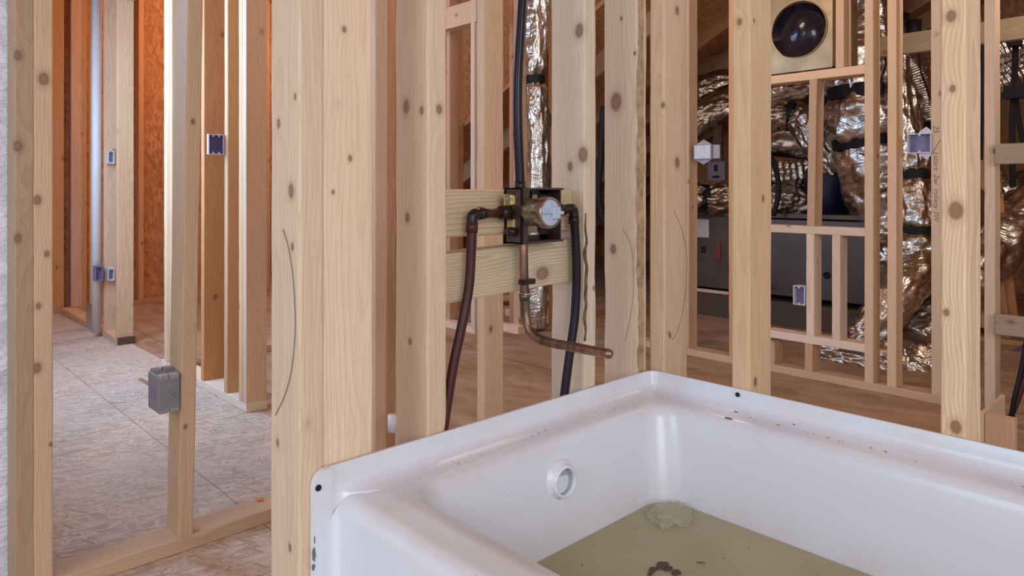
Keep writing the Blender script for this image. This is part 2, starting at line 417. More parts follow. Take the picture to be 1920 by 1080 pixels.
def lathe_bm(prof, seg=40, close=False):
    """profile (r, h) around local Z"""
    b = bmesh.new(); rings = []
    for r, h in prof:
        rings.append([b.verts.new((r*math.cos(2*math.pi*j/seg), r*math.sin(2*math.pi*j/seg), h)) for j in range(seg)])
    for i in range(len(rings)-1):
        for j in range(seg): b.faces.new((rings[i][j], rings[i][(j+1) % seg], rings[i+1][(j+1) % seg], rings[i+1][j]))
    if close: b.faces.new(rings[0]); b.faces.new(rings[-1])
    return b
def struct(o, kind='structure'): o['kind'] = kind; return o
def autosm(o, deg=35):
    me = o.data
    for p in me.polygons: p.use_smooth = True
    b = bmesh.new(); b.from_mesh(me)
    for e in b.edges:
        if len(e.link_faces) == 2 and e.calc_face_angle(0) > math.radians(deg): e.smooth = False
    b.to_mesh(me); b.free(); return o

# ================================================================ setting
YA, XB = 0.897, 1.268        # framing behind the two tub sides
YL, XC, XP, YF = 1.87, 3.40, 1.21, 6.20
H = 2.62
struct(box('floor', -2.5, 1.26, -3.2, YF+.2, -0.05, 0.0, OSB_FLOOR))
fr = struct(box('floor', 1.26, 8.2, -3.2, YF+.2, -0.05, 0.0, PLY)); fr.name = 'floor_hall'
struct(box('ceiling', -2.5, 3.6, -3.2, YF+.2, H, H+.05, ROOF_DECK))  # unseen, added to block light from above
# roof slope over the attic (rises towards the camera side)
RS = 0.5
def roof_z(y): return 2.16+RS*(2.63-y)
bm = bmesh.new()
for dz in (0, .03):
    for (x, y) in ((3.45, YF), (8.2, YF), (8.2, -0.8), (3.45, -0.8)): bm.verts.new((x, y, roof_z(y)+dz))
bm.verts.ensure_lookup_table(); v = bm.verts
for f in ((0, 1, 2, 3), (7, 6, 5, 4), (0, 4, 5, 1), (1, 5, 6, 2), (2, 6, 7, 3), (3, 7, 4, 0)): bm.faces.new([v[i] for i in f])
struct(link('ceiling_attic', bm, ROOF_DECK))
# exterior walls
struct(box('wall_far', 0.0, 8.2, YF, YF+.03, 0, 4.2, OSB_WALL))
struct(box('wall_attic_end', 7.6, 7.63, -0.8, YF, 0, 4.2, ROOF_DECK))
struct(box('wall_right_light_block', 3.45, 8.2, -0.83, -0.8, 0, 4.2, ROOF_DECK))  # unseen wall added to keep the attic dark
# foam wall at the left with an assumed, unseen window opening
bm = bmesh.new()
x0, x1 = 0.12, 0.30
for (ya, yb, za, zb) in ((1.965, 2.9, 0, H), (4.35, YF, 0, H), (2.9, 4.35, 0, 0.85), (2.9, 4.35, 2.3, H)):
    box_bm(x0, x1, ya, yb, za, zb, bm=bm)
struct(link('wall_left', bm, FOAM))

# ================================================================ near wall behind the tub end
G1 = 'studs of the valve wall'
bx_board('bottom_plate', .45, XB, YA, YA+.089, 0, .038, PINE, 'pine bottom plate running behind the end of the white tub', 'plate')
xa = x_at(560, YA)
post = bx_board('wall_stud', xa, xa+.037, YA, YA+.089, .038, H, PINE, 'outer stud of the thick left post, with pencil curve on its side', 'stud', G1, bow=.001)
xb_ = xa+.0375
bx_board('wall_stud', xb_, x_at(700, YA), YA, YA+.040, .038, H, PINE, 'wide flat-turned front stud of the thick post beside the tub corner', 'stud', G1, bow=.001)
bx_board('wall_stud', xb_, x_at(700, YA)-.004, YA+.041, YA+.089, .038, H, PINE_RED, 'hidden backing stud behind the wide front stud of the post', 'stud', G1, bow=.001)
xs1 = x_at(802, YA)
bx_board('wall_stud', xs1-.0005, xs1+.038, YA, YA+.089, .038, H, PINE, 'pale stud left of the shower valve holding the backing boards', 'stud', G1, rough=.0012, bow=.002)
xs2 = x_at(1095, YA)
bx_board('wall_stud', xs2, xs2+.036, YA, YA+.089, .038, H, PINE_PALE, 'bark-edged stud just right of the shower valve and dark pipe', 'stud', G1, rough=.0035)
xs3 = x_at(1195, YA)
bx_board('wall_stud', xs3-.001, xs3+.034, YA, YA+.089, .038, H, PINE_PALE, 'split-edged stud with big round knot above the tub corner', 'stud', G1, rough=.0035, bow=.001)
def knotted(o, base, pts):
    ks = []
    for (p, rr_) in pts:
        l = o.matrix_world.inverted() @ Vector(p); ks.append((l.x, l.y, l.z, rr_))
    o.data.materials[0] = base('knotty_pine_'+str(len(bpy.data.materials)), ks)
def mk(l, d, late=.5): return lambda n, ks: wood(n, l, d, late, knots=ks)
def fy(u, v, y): x = x_at(u, y); return (x, y, z_at(v, x, y))
def fx(u, v, x): y = y_at(u, x); return (x, y, z_at(v, x, y))
def by(lab): return [o for o in COL.objects if o.get('label', '').startswith(lab)][0]
NEAR = mk((0.85, 0.60, 0.375), (0.68, 0.425, 0.235)); PALE = mk((0.86, 0.68, 0.50), (0.66, 0.46, 0.30))
bpy.context.view_layer.update()
knotted(by('outer stud'), NEAR, [(fx(521, 232, xa), .006), (fx(545, 358, xa), .009), (fx(552, 181, xa), .004), (fx(547, 463, xa), .005), (fx(520, 830, xa), .005), (fx(543, 1027, xa), .005)])
knotted(by('wide flat'), NEAR, [(fy(657, 297, YA), .004), (fy(646, 55, YA), .004), (fy(625, 360, YA), .003)])
knotted(by('pale stud left'), NEAR, [(fx(763, 200, xs1), .010), (fx(792, 207, xs1), .006), (fx(765, 408, xs1), .007), (fy(822, 205, YA), .007), (fx(770, 640, xs1), .005)])
knotted(by('bark-edged'), PALE, [(fx(1085, 57, xs2), .012), (fx(1092, 290, xs2), .013), (fx(1068, 312, xs2), .008), (fy(1114, 540, YA), .004)])
knotted(by('split-edged'), PALE, [(fx(1155, 191, xs3), .017), (fx(1150, 467, xs3), .009), (fx(1190, 100, xs3), .004), (fx(1165, 35, xs3), .004)])
# backing boards
yb0 = YA+.030
bx_board('backing_board', xs1+.038, xs2-.001, yb0, yb0+.038, z_at(446, xs1+.04, yb0)-.001, z_at(355, xs1+.04, yb0), GREENISH, 'upper horizontal backing board the brown valve bracket is fixed to', 'board', 'backing boards at the valve', lean=(0, .0), bow=.0)
bx_board('backing_board', xs1+.038, xs2-.001, yb0, yb0+.038, z_at(574, xs1+.04, yb0), z_at(478, xs1+.04, yb0), GREENISH, 'lower horizontal backing board behind the copper spout pipe', 'board', 'backing boards at the valve', lean=(0, .011), bow=.0)

def bark(o, base_pts, mat, name='bark_edge'):
    # base_pts: rows of (z, x_left, x_right, y)
    bm = bmesh.new(); prev = None; M = o.matrix_world.inverted()
    for (z, xl, xr, y) in base_pts:
        cur = [bm.verts.new(M @ Vector(p)) for p in ((xl, y, z), (xr, y, z), (xr, y+.003, z), (xl, y+.003, z))]
        if prev:
            for j in range(4): bm.faces.new((prev[j], prev[(j+1) % 4], cur[(j+1) % 4], cur[j]))
        else: bm.faces.new(cur)
        prev = cur
    bm.faces.new(prev); return link(name, bm, mat, o)
BARK = basic('inner_bark', (0.42, 0.28, 0.16), 0.7, 0, 0.8, 55, 0.35)
BARK_D = basic('dark_bark', (0.13, 0.095, 0.065), 0.8, 0, 0.8, 55, 0.6)
bpy.context.view_layer.update()
rows = []
for i in range(150):
    z = .45+i*.01; nn = noise.noise(Vector((1.3, 4, z*22)))+.5*noise.noise(Vector((9, 4, z*70)))
    rows.append((z, xs3+.003+.004*nn+.003*math.sin(z*5), xs3+.021+.005*noise.noise(Vector((5, 1, z*15))), YA-.0012-.0008*abs(nn)))
tag(bark(by('split-edged'), rows, BARK), 'torn brown inner bark strip')
rows = []
z1_, z2_ = z_at(640, xs2, YA), z_at(400, xs2, YA)
for i in range(60):
    t_ = i/59; z = z1_+(z2_-z1_)*t_; nn = noise.noise(Vector((2.3, 7, z*30)))
    wd = .0015+.006*math.sin(math.pi*min(1, t_*1.05))*(.5+.5*abs(nn))
    rows.append((z, xs2+.002+.004*nn, xs2+.004+.004*nn+wd, YA-.0008))
tag(bark(by('bark-edged'), rows, BARK_D), 'dark bark-filled split')
# ---- long wall beside the tub (studs stand behind the right rim)
G2 = 'studs along the right side of the tub'
bx_board('bottom_plate', XB, XB+.089, -.7, YA+.089, 0, .038, PINE, 'pine bottom plate running behind the long right side of the tub', 'plate')
def bstud(u, x, label, mat=PINE, z0=.038, z1=H, group=None, wid=.038, dep=.089, rough=0.0, name='wall_stud', cat='stud', lean=(0, 0), bow=.003):
    y = y_at(u, x)
    return bx_board(name, x, x+dep, y, y+wid, z0, z1, mat, label, cat, group, rough, lean, bow)
bstud(1246, XB, 'corner stud with arched pencil line behind the tub far corner', group=G2, bow=.001)
bstud(1405, XB, 'clean stud rising behind the right tub rim near its screw', group=G2, bow=.001)
bstud(1811, XB, 'rightmost thick stud behind the tub, bold cathedral grain and knots', PINE, group=G2, wid=.035, bow=.001)

bpy.context.view_layer.update()
yy1, yy2, yy3 = y_at(1246, XB), y_at(1405, XB), y_at(1811, XB)
knotted(by('corner stud'), NEAR, [(fx(1243, 197, XB), .005), (fy(1270, 305, yy1), .010), (fy(1270, 20, yy1), .008), (fy(1256, 628, yy1), .005)])
knotted(by('clean stud'), NEAR, [(fx(1386, 41, XB), .006), (fy(1413, 39, yy2), .004), (fy(1430, 372, yy2), .006), (fy(1416, 716, yy2), .007)])
knotted(by('rightmost thick'), mk((0.85, 0.63, 0.41), (0.64, 0.40, 0.22), .8), [(fx(1783, 30, XB), .008), (fx(1792, 395, XB), .012), (fx(1786, 166, XB), .005), (fx(1792, 801, XB), .009), (fx(1774, 586, XB), .005)])
knotted(by('lower horizontal'), mk((0.70, 0.53, 0.33), (0.46, 0.30, 0.155), .8), [(fy(1017, 513, yb0), .014)])
# ---- partition to the left room
G3 = 'studs of the left partition'
bx_board('bottom_plate', .31, 1.25, YL, YL+.089, 0, .038, PINE_RED, 'pine floor plate crossing in front of the left room', 'plate', bow=.0)
def astud(u, y, label, mat=PINE, z0=.038, z1=H, group=None, wid=.038, dep=.089, rough=0.0, name='wall_stud', cat='stud', lean=(0, 0), bow=.003):
    x = x_at(u, y)
    return bx_board(name, x, x+wid, y, y+dep, z0, z1, mat, label, cat, group, rough, lean, bow)
astud(27, YL, 'leftmost stud, greyer and darker, against the white foam wall', PINE_RED, group=G3, wid=.0375, bow=.001)
astud(63, YL, 'second stud from the left edge, knotty face, nailed to the leftmost', PINE, group=G3, wid=.0375, bow=.001)
xbx = x_at(334, YL)
bx_board('wall_stud', xbx, xbx+.038, YL, YL+.089, .038, H, PINE_RED, 'lone leaning stud carrying the grey double electrical box', 'stud', G3, .0015, lean=(.046, 0), bow=.001)
astud(703, YL, 'greyish stud seen in the gap right of the thick post', PINE_RED, group=G3)
astud(724, YL+.16, 'orange stud in the same gap, right of the greyish one', PINE_ORANGE, group=G3)

bpy.context.view_layer.update()
knotted(by('second stud from'), mk((.72, .47, .28), (.54, .32, .17)), [(fy(82, 148, YL), .012), (fy(70, 375, YL), .009), (fy(88, 476, YL), .006), (fy(72, 574, YL), .006), (fy(69, 690, YL), .010), (fy(95, 833, YL), .004)])
knotted(by('leftmost stud'), mk((.52, .34, .20), (.38, .22, .12)), [(fy(33, 104, YL), .009), (fy(33, 274, YL), .010), (fy(33, 447, YL), .008)])
knotted(by('lone leaning'), mk((.72, .49, .30), (.54, .34, .19)), [(fy(362, 228, YL), .006), (fy(348, 800, YL), .005)])
# ---- partitions across the left room door line
G4 = 'studs of the nearer cross partition'; G5 = 'studs of the far cross partition'
yE = y_at(462, XP)
bx_board('bottom_plate', XP, XP+.089, yE, y_at(303, XP), 0, .038, PINE_PALE, 'pale floor plate under the nearer cross partition of the left room', 'plate', bow=0)
bstud(462, XP, 'end stud of the nearer cross partition, outermost by the grey post', PINE_RED, group=G4, bow=.001)
bx_board('wall_stud', XP-.001, XP+.088, yE+.0385, yE+.0765, .038, H, PINE_RED, 'second stud doubled against the end stud of the nearer partition', 'stud', G4, bow=.001)
bstud(426, XP, 'stud behind the small blue box in the nearer partition', PINE_RED, group=G4)
bstud(382, XP, 'broad orange-faced stud seen left of the small blue box', PINE_ORANGE, group=G4, dep=.11)
yq = y_at(322, XP)
bstud(322, XP, 'near stud of the triple at the far end of that partition', PINE_RED, group=G4, bow=.001)
bx_board('wall_stud', XP-.001, XP+.088, yq+.0385, yq+.0765, .038, H, PINE_RED, 'middle stud of the triple at the door side of the partition', 'stud', G4, bow=.001)
bx_board('wall_stud', XP, XP+.088, yq+.077, yq+.115, .038, H, PINE, 'last stud of the triple beside the left doorway', 'stud', G4, bow=.001)
XQ = 1.19; yG = y_at(220, XQ)
bx_board('bottom_plate', XQ, XQ+.089, yG, YF-.12, 0, .038, PINE_RED, 'floor plate under the far cross partition beyond the doorway', 'plate', bow=0)
bstud(220, XQ, 'end stud of the far partition with dark foot', PINE_RED, group=G5, bow=.001)
bstud(196, XQ, 'stud with two small grey boxes beside the end stud', PINE_RED, group=G5)
bstud(171, XQ, 'far-partition stud left of the white vertical pipe', PINE_RED, group=G5, dep=.06)
tube('drain_pipe', [P(181, 622, 4.40), P(181, 300, 4.40), P(181, -60, 4.40)], .027, PVC, seg=20)
tag(bpy.data.objects['drain_pipe'], 'white vertical plastic pipe standing inside the far partition', 'pipe')
bx_board('door_header', XQ, XQ+.089, yq+.11, yG, 2.05, 2.14, PINE, 'header board at the top of the left doorway', 'header', bow=0)
# outside wall studs
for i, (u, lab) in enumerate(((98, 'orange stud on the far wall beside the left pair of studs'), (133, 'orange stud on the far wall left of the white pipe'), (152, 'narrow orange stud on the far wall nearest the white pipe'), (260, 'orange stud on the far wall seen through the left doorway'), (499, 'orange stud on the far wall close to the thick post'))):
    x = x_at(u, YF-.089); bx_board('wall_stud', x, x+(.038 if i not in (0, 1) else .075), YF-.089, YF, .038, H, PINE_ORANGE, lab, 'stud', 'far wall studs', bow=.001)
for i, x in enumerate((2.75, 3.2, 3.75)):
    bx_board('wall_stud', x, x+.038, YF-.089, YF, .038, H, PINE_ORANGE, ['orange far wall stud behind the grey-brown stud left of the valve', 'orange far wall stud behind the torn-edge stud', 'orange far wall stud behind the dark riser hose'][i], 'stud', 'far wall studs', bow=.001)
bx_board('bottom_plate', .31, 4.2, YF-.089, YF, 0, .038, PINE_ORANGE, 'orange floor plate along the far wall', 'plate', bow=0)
bx_board('bottom_plate', 1.5, 2.0, 3.85, 3.94, 0, .038, PINE_ORANGE, 'short orange floor plate glimpsed left of the thick post', 'plate', bow=0)

# ---- middle distance behind the valve
xm = x_at(908, 1.78)
bx_board('wall_stud', xm, xm+.089, 1.78, 1.818, 0, H, PINE, 'knotty stud with torn edge standing behind the valve', 'stud', None, rough=.002)
X3 = 2.92
y3 = y_at(878, X3)
G6 = 'studs of the hall partition'
bstud(890, X3, 'white-lit door stud seen left of the torn-edge stud', PINE_PALE, group=G6, z0=0)  # white light on this stud is put into the paler pine
bstud(843, X3+.05, 'grey-brown stud left of the valve beyond the hall', PINE_RED, group=G6, z0=0, dep=.075)
astud(851, 4.15, 'orange knotty stud left of the valve in the back room', PINE_ORANGE, group=G6, z0=0, wid=.089, dep=.038)
bx_board('door_header', X3, X3+.089, y_at(893, X3), y_at(800, X3), z_at(44, X3, y3), z_at(2, X3, y3), PINE, 'thick header above the hall doorway left of the valve', 'header', bow=0)
bx_board('bottom_plate', X3, X3+.089, y_at(889, X3), y_at(826, X3), 0, .04, PINE_PALE, 'blue-lit pale plate on the hall floor left of the valve', 'plate', bow=0)  # paler pine stands in for the blue light on the plate
a = P(972, 628, 4.55)
bstud(962, 3.30, 'orange-brown stud right of the torn-edge stud behind the dark hose', PINE_ORANGE, group=G6, z0=0, dep=.10)
bx_board('wall_stud', a.x, a.x+.089, a.y-.01, a.y+.05, 0, H, PINE_RED, 'stud standing on a short plate behind the copper pipe', 'stud', G6, bow=.001)
bx_board('bottom_plate', a.x-.06, a.x+.0, a.y-.06, a.y+.25, 0, .05, PINE, 'short pine plate on the floor behind the copper pipe', 'plate', bow=0)
b_ = P(1036, 612, 4.7)
bx_board('wall_stud', b_.x, b_.x+.09, b_.y, b_.y+.04, 0, H, PINE_RED, 'brown stud between the foil riser and the bark-edged stud', 'stud', G6, bow=.001)
c_ = P(1012, 606, 4.9)
bx_board('bottom_plate', c_.x, c_.x+.089, c_.y-.25, c_.y+.35, 0, .05, PINE, 'low plate on the floor below the foil riser', 'plate', bow=0)
for i, (u, v, z, s, lab) in enumerate(((1008, 585, 5.2, .5, 'orange board leaning low behind the copper elbow'), (1000, 560, 5.6, .6, 'upper orange board lying behind the copper elbow'))):
    q = P(u, v, z); board('loose_board', q+Vector((-.25, .3, 0)), q+Vector((.25, -.3, .03)), .04, .10, PINE_ORANGE, lab, 'board', up=(0, 0, 1))

# ---- wall in front of the attic
G7 = 'studs of the attic wall'
yR = y_at(1766, XC); yLft = y_at(1270, XC)
bx_board('bottom_plate', XC, XC+.089, yR, yLft+.5, 0, .038, PINE_RED, 'long floor plate of the attic wall in the hall', 'plate', bow=0)
bstud(1291, XC, 'attic wall stud with the white outlet box, behind the corner stud', PINE_RED, group=G7)
bstud(1379, XC, 'orange sliver of stud just left of the clean tub-side stud', PINE_RED, group=G7)
bstud(1637, XC, 'full-height attic stud at the right end of the framed openings', PINE, group=G7)
bstud(1680, XC, 'rough split stud next right of the framed openings', PINE, group=G7, rough=.003)
cs = bstud(1765, XC, 'attic stud with pencil writing behind the cathedral-grain stud', PINE, group=G7)
bstud(1866, XC, 'slim stud at the right with splintered foot above a block', PINE, group=G7, z0=0, rough=.002)
bstud(1451, XC, 'short cripple stud under the low rail at its left end', PINE_RED, group=G7, z1=z_at(640, XC, y_at(1451, XC)), rough=0)
yc1 = y_at(1525, XC); D1 = depth(XC, yc1)
def zC(v, u): return z_at(v, XC, y_at(u, XC))
ylo, yhi = y_at(1621, XC)+.0, y_at(1436, XC)
zl = zC(632, 1530); zs = zC(432, 1530); zh = zC(141, 1530)
bx_board('framing_rail', XC, XC+.089, ylo, yhi, zl-.038, zl, PINE_PALE, 'low horizontal rail of the framed opening', 'rail', 'horizontal rails of the framed openings', bow=0)
bx_board('framing_rail', XC, XC+.089, ylo, yhi, zs-.019, zs+.019, PINE_PALE, 'middle horizontal rail of the framed opening with a butt joint', 'rail', 'horizontal rails of the framed openings', bow=0)
bx_board('framing_rail', XC, XC+.089, ylo, yhi, zh-.019, zh+.023, PINE, 'top rail of the framed opening under the brassy metal box', 'rail', 'horizontal rails of the framed openings', bow=0)
bstud(1527, XC, 'cripple stud hung between the top and middle rails', PINE_RED, z0=zs+.019, z1=zh-.019, group=G7, bow=0, lean=(0, -.012))
bstud(1526, XC, 'cripple stud with the small lilac box between the lower rails', PINE_PALE, z0=zl, z1=zs-.019, group=G7, bow=0, lean=(0, .0))
bstud(1575, XC, 'right cripple stud between the lower rails', PINE_PALE, z0=zl, z1=zs-.019, group=G7, bow=0)
bstud(1523, XC, 'cripple stud standing on the floor plate below the low rail', PINE_RED, z1=zl-.038, group=G7, bow=0)
bstud(1582, XC, 'short stud right of the brassy metal box above the top rail', PINE, z0=zh+.023, group=G7, bow=0)
# blocking at the right edge
for (v0, v1, lab, m_) in ((270, 308, 'upper weathered block nailed across near the right edge', WEATHERED), (590, 627, 'lower weathered block nailed across near the right edge', WEATHERED)):
    xx = XC-.042; ya_ = y_at(1866, xx)
    bx_board('blocking_board', xx, xx+.038, ya_-.45, ya_, z_at(v1, xx, ya_), z_at(v0, xx, ya_), m_, lab, 'board', 'weathered cross blocks', bow=0)
# block on the floor at the right
q = P(1846, 852, 2.45)
bx_board('wood_block', q.x-.0, q.x+.038, q.y-.088, q.y, 0, .139, PINE_RED, 'short pinkish board end standing behind the tub rim at right', 'block', bow=0)
bx_board('wood_block', q.x, q.x+.3, q.y+.001, q.y+.016, 0, .145, PINE, 'thin pale board edge beside the pinkish block', 'block', bow=0)
# ---- attic beam, rafters, knee framing
XM = 3.95
yb1, yb2 = y_at(1960, XM), y_at(1640, XM)
zb = z_at(82, XM, y_at(1700, XM))
bx_board('tie_beam', XM, XM+.04, yb1-.3, yb2, zb-.05, zb+.055, WEATHERED, 'horizontal grey beam crossing behind the right studs', 'beam', bow=0)
XM2 = 5.0
zb2 = z_at(120, XM2, y_at(1340, XM2))
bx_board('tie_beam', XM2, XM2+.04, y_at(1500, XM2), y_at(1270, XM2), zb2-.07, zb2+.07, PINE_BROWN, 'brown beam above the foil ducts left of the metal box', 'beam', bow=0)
for i in range(6):
    x = 3.9+i*.61
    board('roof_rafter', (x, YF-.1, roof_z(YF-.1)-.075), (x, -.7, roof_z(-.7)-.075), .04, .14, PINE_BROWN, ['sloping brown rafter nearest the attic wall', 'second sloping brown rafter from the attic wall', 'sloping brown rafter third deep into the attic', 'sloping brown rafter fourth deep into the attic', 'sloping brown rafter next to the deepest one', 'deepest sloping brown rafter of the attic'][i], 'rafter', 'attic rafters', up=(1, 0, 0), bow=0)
for i, (u, x, lab) in enumerate(((1352, 6.2, 'brown stud at the back of the attic behind the beige device'), (1895, 5.2, 'leaning brown board at the right behind the hanging strap'), (1912, 5.3, 'second brown board at the far right behind the strap'))):
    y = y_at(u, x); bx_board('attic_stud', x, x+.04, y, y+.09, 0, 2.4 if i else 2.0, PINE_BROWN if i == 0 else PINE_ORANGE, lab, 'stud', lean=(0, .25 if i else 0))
yy = y_at(1345, 6.0)
box('wall_panel', 6.5, 6.53, yy-1.2, yy+.6, .8, 1.9, OSB_WALL); struct(bpy.data.objects['wall_panel']); bpy.data.objects['wall_panel'].name = 'wall_attic_panel'
q = P(1890, 600, 4.4)
for k_, (du, dv, lab) in enumerate(((0, 0, 'pale low framing board behind the lower weathered block'), (0, 45, 'lowest framing board by the purple opening at the right'))):
    qq = P(1885, 605+dv, 4.2); board('framing_board', qq+Vector((0, .7, 0)), qq+Vector((0, -.5, 0)), .04, .09, PINE_RED, lab, 'board', up=(1, 0, 0), bow=0)
bm = bmesh.new(); q = [P(1868, 678, 4.0), P(1925, 640, 4.0), P(1925, 684, 4.0)]
tri = [bm.verts.new(p-q[0]) for p in q]; tri2 = [bm.verts.new(p-q[0]+Vector((.03, 0, 0))) for p in q]
bm.faces.new(tri); bm.faces.new(tri2[::-1])
for i in range(3): bm.faces.new((tri[i], tri2[i], tri2[(i+1) % 3], tri[(i+1) % 3]))
tag(link('purple_opening', bm, PURPLE, loc=q[0]), 'purple triangular dark opening low at the right edge', 'opening')  # flat purple piece put in for a dark opening

# ================================================================ ducts
def duct(label, pts, rad, mat=FOIL, ridges=0, crumple=.016, straps=(), group='foil wrapped air ducts', n=34, seg=72, name='air_duct', sw=.045):
    path = catmull(pts, n); sd = R.random()*50
    o = Vector(pts[0]); loc_path = [p-o for p in path]
    L = sum((path[i+1]-path[i]).length for i in range(len(path)-1))
    def disp(t, a, p):
        c = Vector((math.cos(a)*1.3, math.sin(a)*1.3, t*L*4.5))
        w_ = Vector((sd, sd*.7, 0))
        d = crumple*(noise.noise(c*1.6+w_)+.8*abs(noise.noise(c*3.7+w_))+.28*abs(noise.noise(Vector((math.cos(a)*2.2, math.sin(a)*2.2, t*L*20))+w_)))
        if ridges: d += .006*math.sin(t*L*ridges*2*math.pi)
        for s in straps:
            d -= .030*math.exp(-((t-s)*L/.045)**2)
        return d
    ob = link(name, tube_bm(loc_path, rad, seg, disp=disp), mat, None, True, loc=o)
    tag(ob, label, 'duct', group)
    for s in straps:
        i0 = int(s*(len(path)-1)); k = max(2, int(sw/L*(len(path)-1)/2+.5))
        sub = loc_path[max(0, i0-k):i0+k+1]
        r0 = rad(s) if callable(rad) else rad
        link('strap', tube_bm(sub, r0-.006, 48, cap=False), BLACK, ob, True)
    return ob
# foil riser behind the valve
duct('slender foil duct rising behind the dark hose and valve', [P(1004, 615, 4.6), P(1006, 420, 4.6), P(1010, 250, 4.6), P(1004, 150, 4.6), P(1008, 0, 4.6), P(1000, -80, 4.6)], .068, straps=(.60,), crumple=.016)
duct('bulky foil trunk duct with black straps in the framed bay', [P(1612, -70, 4.5), P(1622, 60, 4.5), P(1612, 165, 4.45), P(1628, 270, 4.45), P(1655, 370, 4.45), P(1672, 460, 4.45), P(1662, 530, 4.45)], lambda t: .115+.10*math.sin(max(0, min(1, (t-.08)*1.15))*math.pi), straps=(.35, .49,), crumple=.03, sw=.06)
duct('foil duct rising behind the lilac box, black strap around it', [P(1676, 110, 4.3), P(1694, 230, 4.2), P(1710, 330, 4.15), P(1716, 420, 4.1), P(1712, 480, 4.1)], lambda t: .07+.06*t, straps=(.5, .8), crumple=.02)
duct('ridged silver duct curving down behind the rough split stud', [P(1655, 60, 4.9), P(1700, 120, 4.9), P(1728, 180, 4.85), P(1742, 232, 4.8)], .115, ridges=26, crumple=.012, group='ridged air ducts')
duct('large foil duct sweeping up to the right edge', [P(1720, 640, 4.25), P(1792, 560, 4.35), P(1862, 470, 4.45), P(1960, 350, 4.6)], lambda t: .11+.06*t, crumple=.022)
duct('foil duct slanting down left to the attic floor', [P(1575, 675, 4.0), P(1620, 635, 3.95), P(1685, 550, 3.95), P(1755, 455, 4.2), P(1830, 370, 4.6)], lambda t: .08+.07*t, crumple=.022)
duct('crumpled foil duct lying on the floor behind the attic plate', [P(1545, 668, 3.9), P(1620, 680, 3.75), P(1690, 695, 3.70), P(1760, 690, 3.68)], lambda t: .07+.05*t, crumple=.04)
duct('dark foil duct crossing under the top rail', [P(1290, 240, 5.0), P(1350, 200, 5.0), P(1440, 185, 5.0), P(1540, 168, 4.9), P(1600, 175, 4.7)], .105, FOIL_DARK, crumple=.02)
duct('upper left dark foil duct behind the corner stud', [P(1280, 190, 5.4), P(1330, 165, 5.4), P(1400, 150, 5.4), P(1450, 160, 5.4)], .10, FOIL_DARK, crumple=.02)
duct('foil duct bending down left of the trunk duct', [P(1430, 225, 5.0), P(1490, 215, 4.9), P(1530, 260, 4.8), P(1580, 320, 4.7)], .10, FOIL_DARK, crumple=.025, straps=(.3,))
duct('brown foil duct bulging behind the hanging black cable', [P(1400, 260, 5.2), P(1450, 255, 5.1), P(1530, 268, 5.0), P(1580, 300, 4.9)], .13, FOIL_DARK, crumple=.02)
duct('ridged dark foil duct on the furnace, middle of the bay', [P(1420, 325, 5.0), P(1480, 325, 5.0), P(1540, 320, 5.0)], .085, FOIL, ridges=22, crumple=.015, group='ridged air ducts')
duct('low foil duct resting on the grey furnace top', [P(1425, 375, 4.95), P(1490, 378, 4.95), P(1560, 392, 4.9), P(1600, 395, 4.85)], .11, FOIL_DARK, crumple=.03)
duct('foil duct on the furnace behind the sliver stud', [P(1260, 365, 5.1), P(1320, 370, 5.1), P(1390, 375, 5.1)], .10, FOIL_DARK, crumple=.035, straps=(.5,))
duct('silver ridged duct at the upper right behind the strap', [P(1830, 110, 5.0), P(1880, 90, 5.0), P(1960, 60, 5.0)], .10, ridges=24, crumple=.015, group='ridged air ducts')
duct('second ridged duct at the right below the grey beam', [P(1800, 190, 5.0), P(1850, 165, 5.0), P(1900, 140, 5.0), P(1960, 105, 5.0)], .11, ridges=24, crumple=.015, group='ridged air ducts')
duct('foil duct at the right above the upper weathered block', [P(1835, 330, 4.8), P(1870, 365, 4.7), P(1920, 380, 4.6), P(1980, 370, 4.6)], .13, crumple=.025)
duct('foil duct slanting past the top of the short stud', [P(1560, -30, 4.6), P(1610, 10, 4.7), P(1660, 60, 4.8), P(1690, 110, 4.9)], .06, crumple=.015)
# navy wrap, dark block under ridged duct
q = P(1556, 352, 4.85)
bm = bmesh.new(); bmesh.ops.create_icosphere(bm, subdivisions=4, radius=.2)
for v in bm.verts: v.co = Vector((v.co.x*.9, v.co.y*.8, v.co.z*1.2))*(1+.15*noise.noise(v.co*8))
tag(link('wrapped_duct_end', bm, NAVY, None, True, loc=q), 'navy blue wrapped duct end between the brown ducts', 'duct')
q = P(1728, 238, 4.75)
tag(link('duct_boot', box_bm(-.1, .1, -.1, .12, -.45, .03, .01), FITTING, loc=q), 'black boot below the ridged silver duct', 'duct boot')
# hanging black pieces in the attic top
for (u, v0, v1, z, w_, lab) in ((1690, 25, 70, 4.9, .05, 'black strap end hanging under the rafters, upper left'), (1712, 38, 75, 4.7, .09, 'black cylinder hanging below the rafters')):
    a, b2 = P(u, v1, z), P(u+(8 if w_ < .06 else 2), v0, z)
    tag(tube('hanging_bracket', [a, (a+b2)/2, b2], w_/2, BLACK, seg=16), lab, 'bracket')
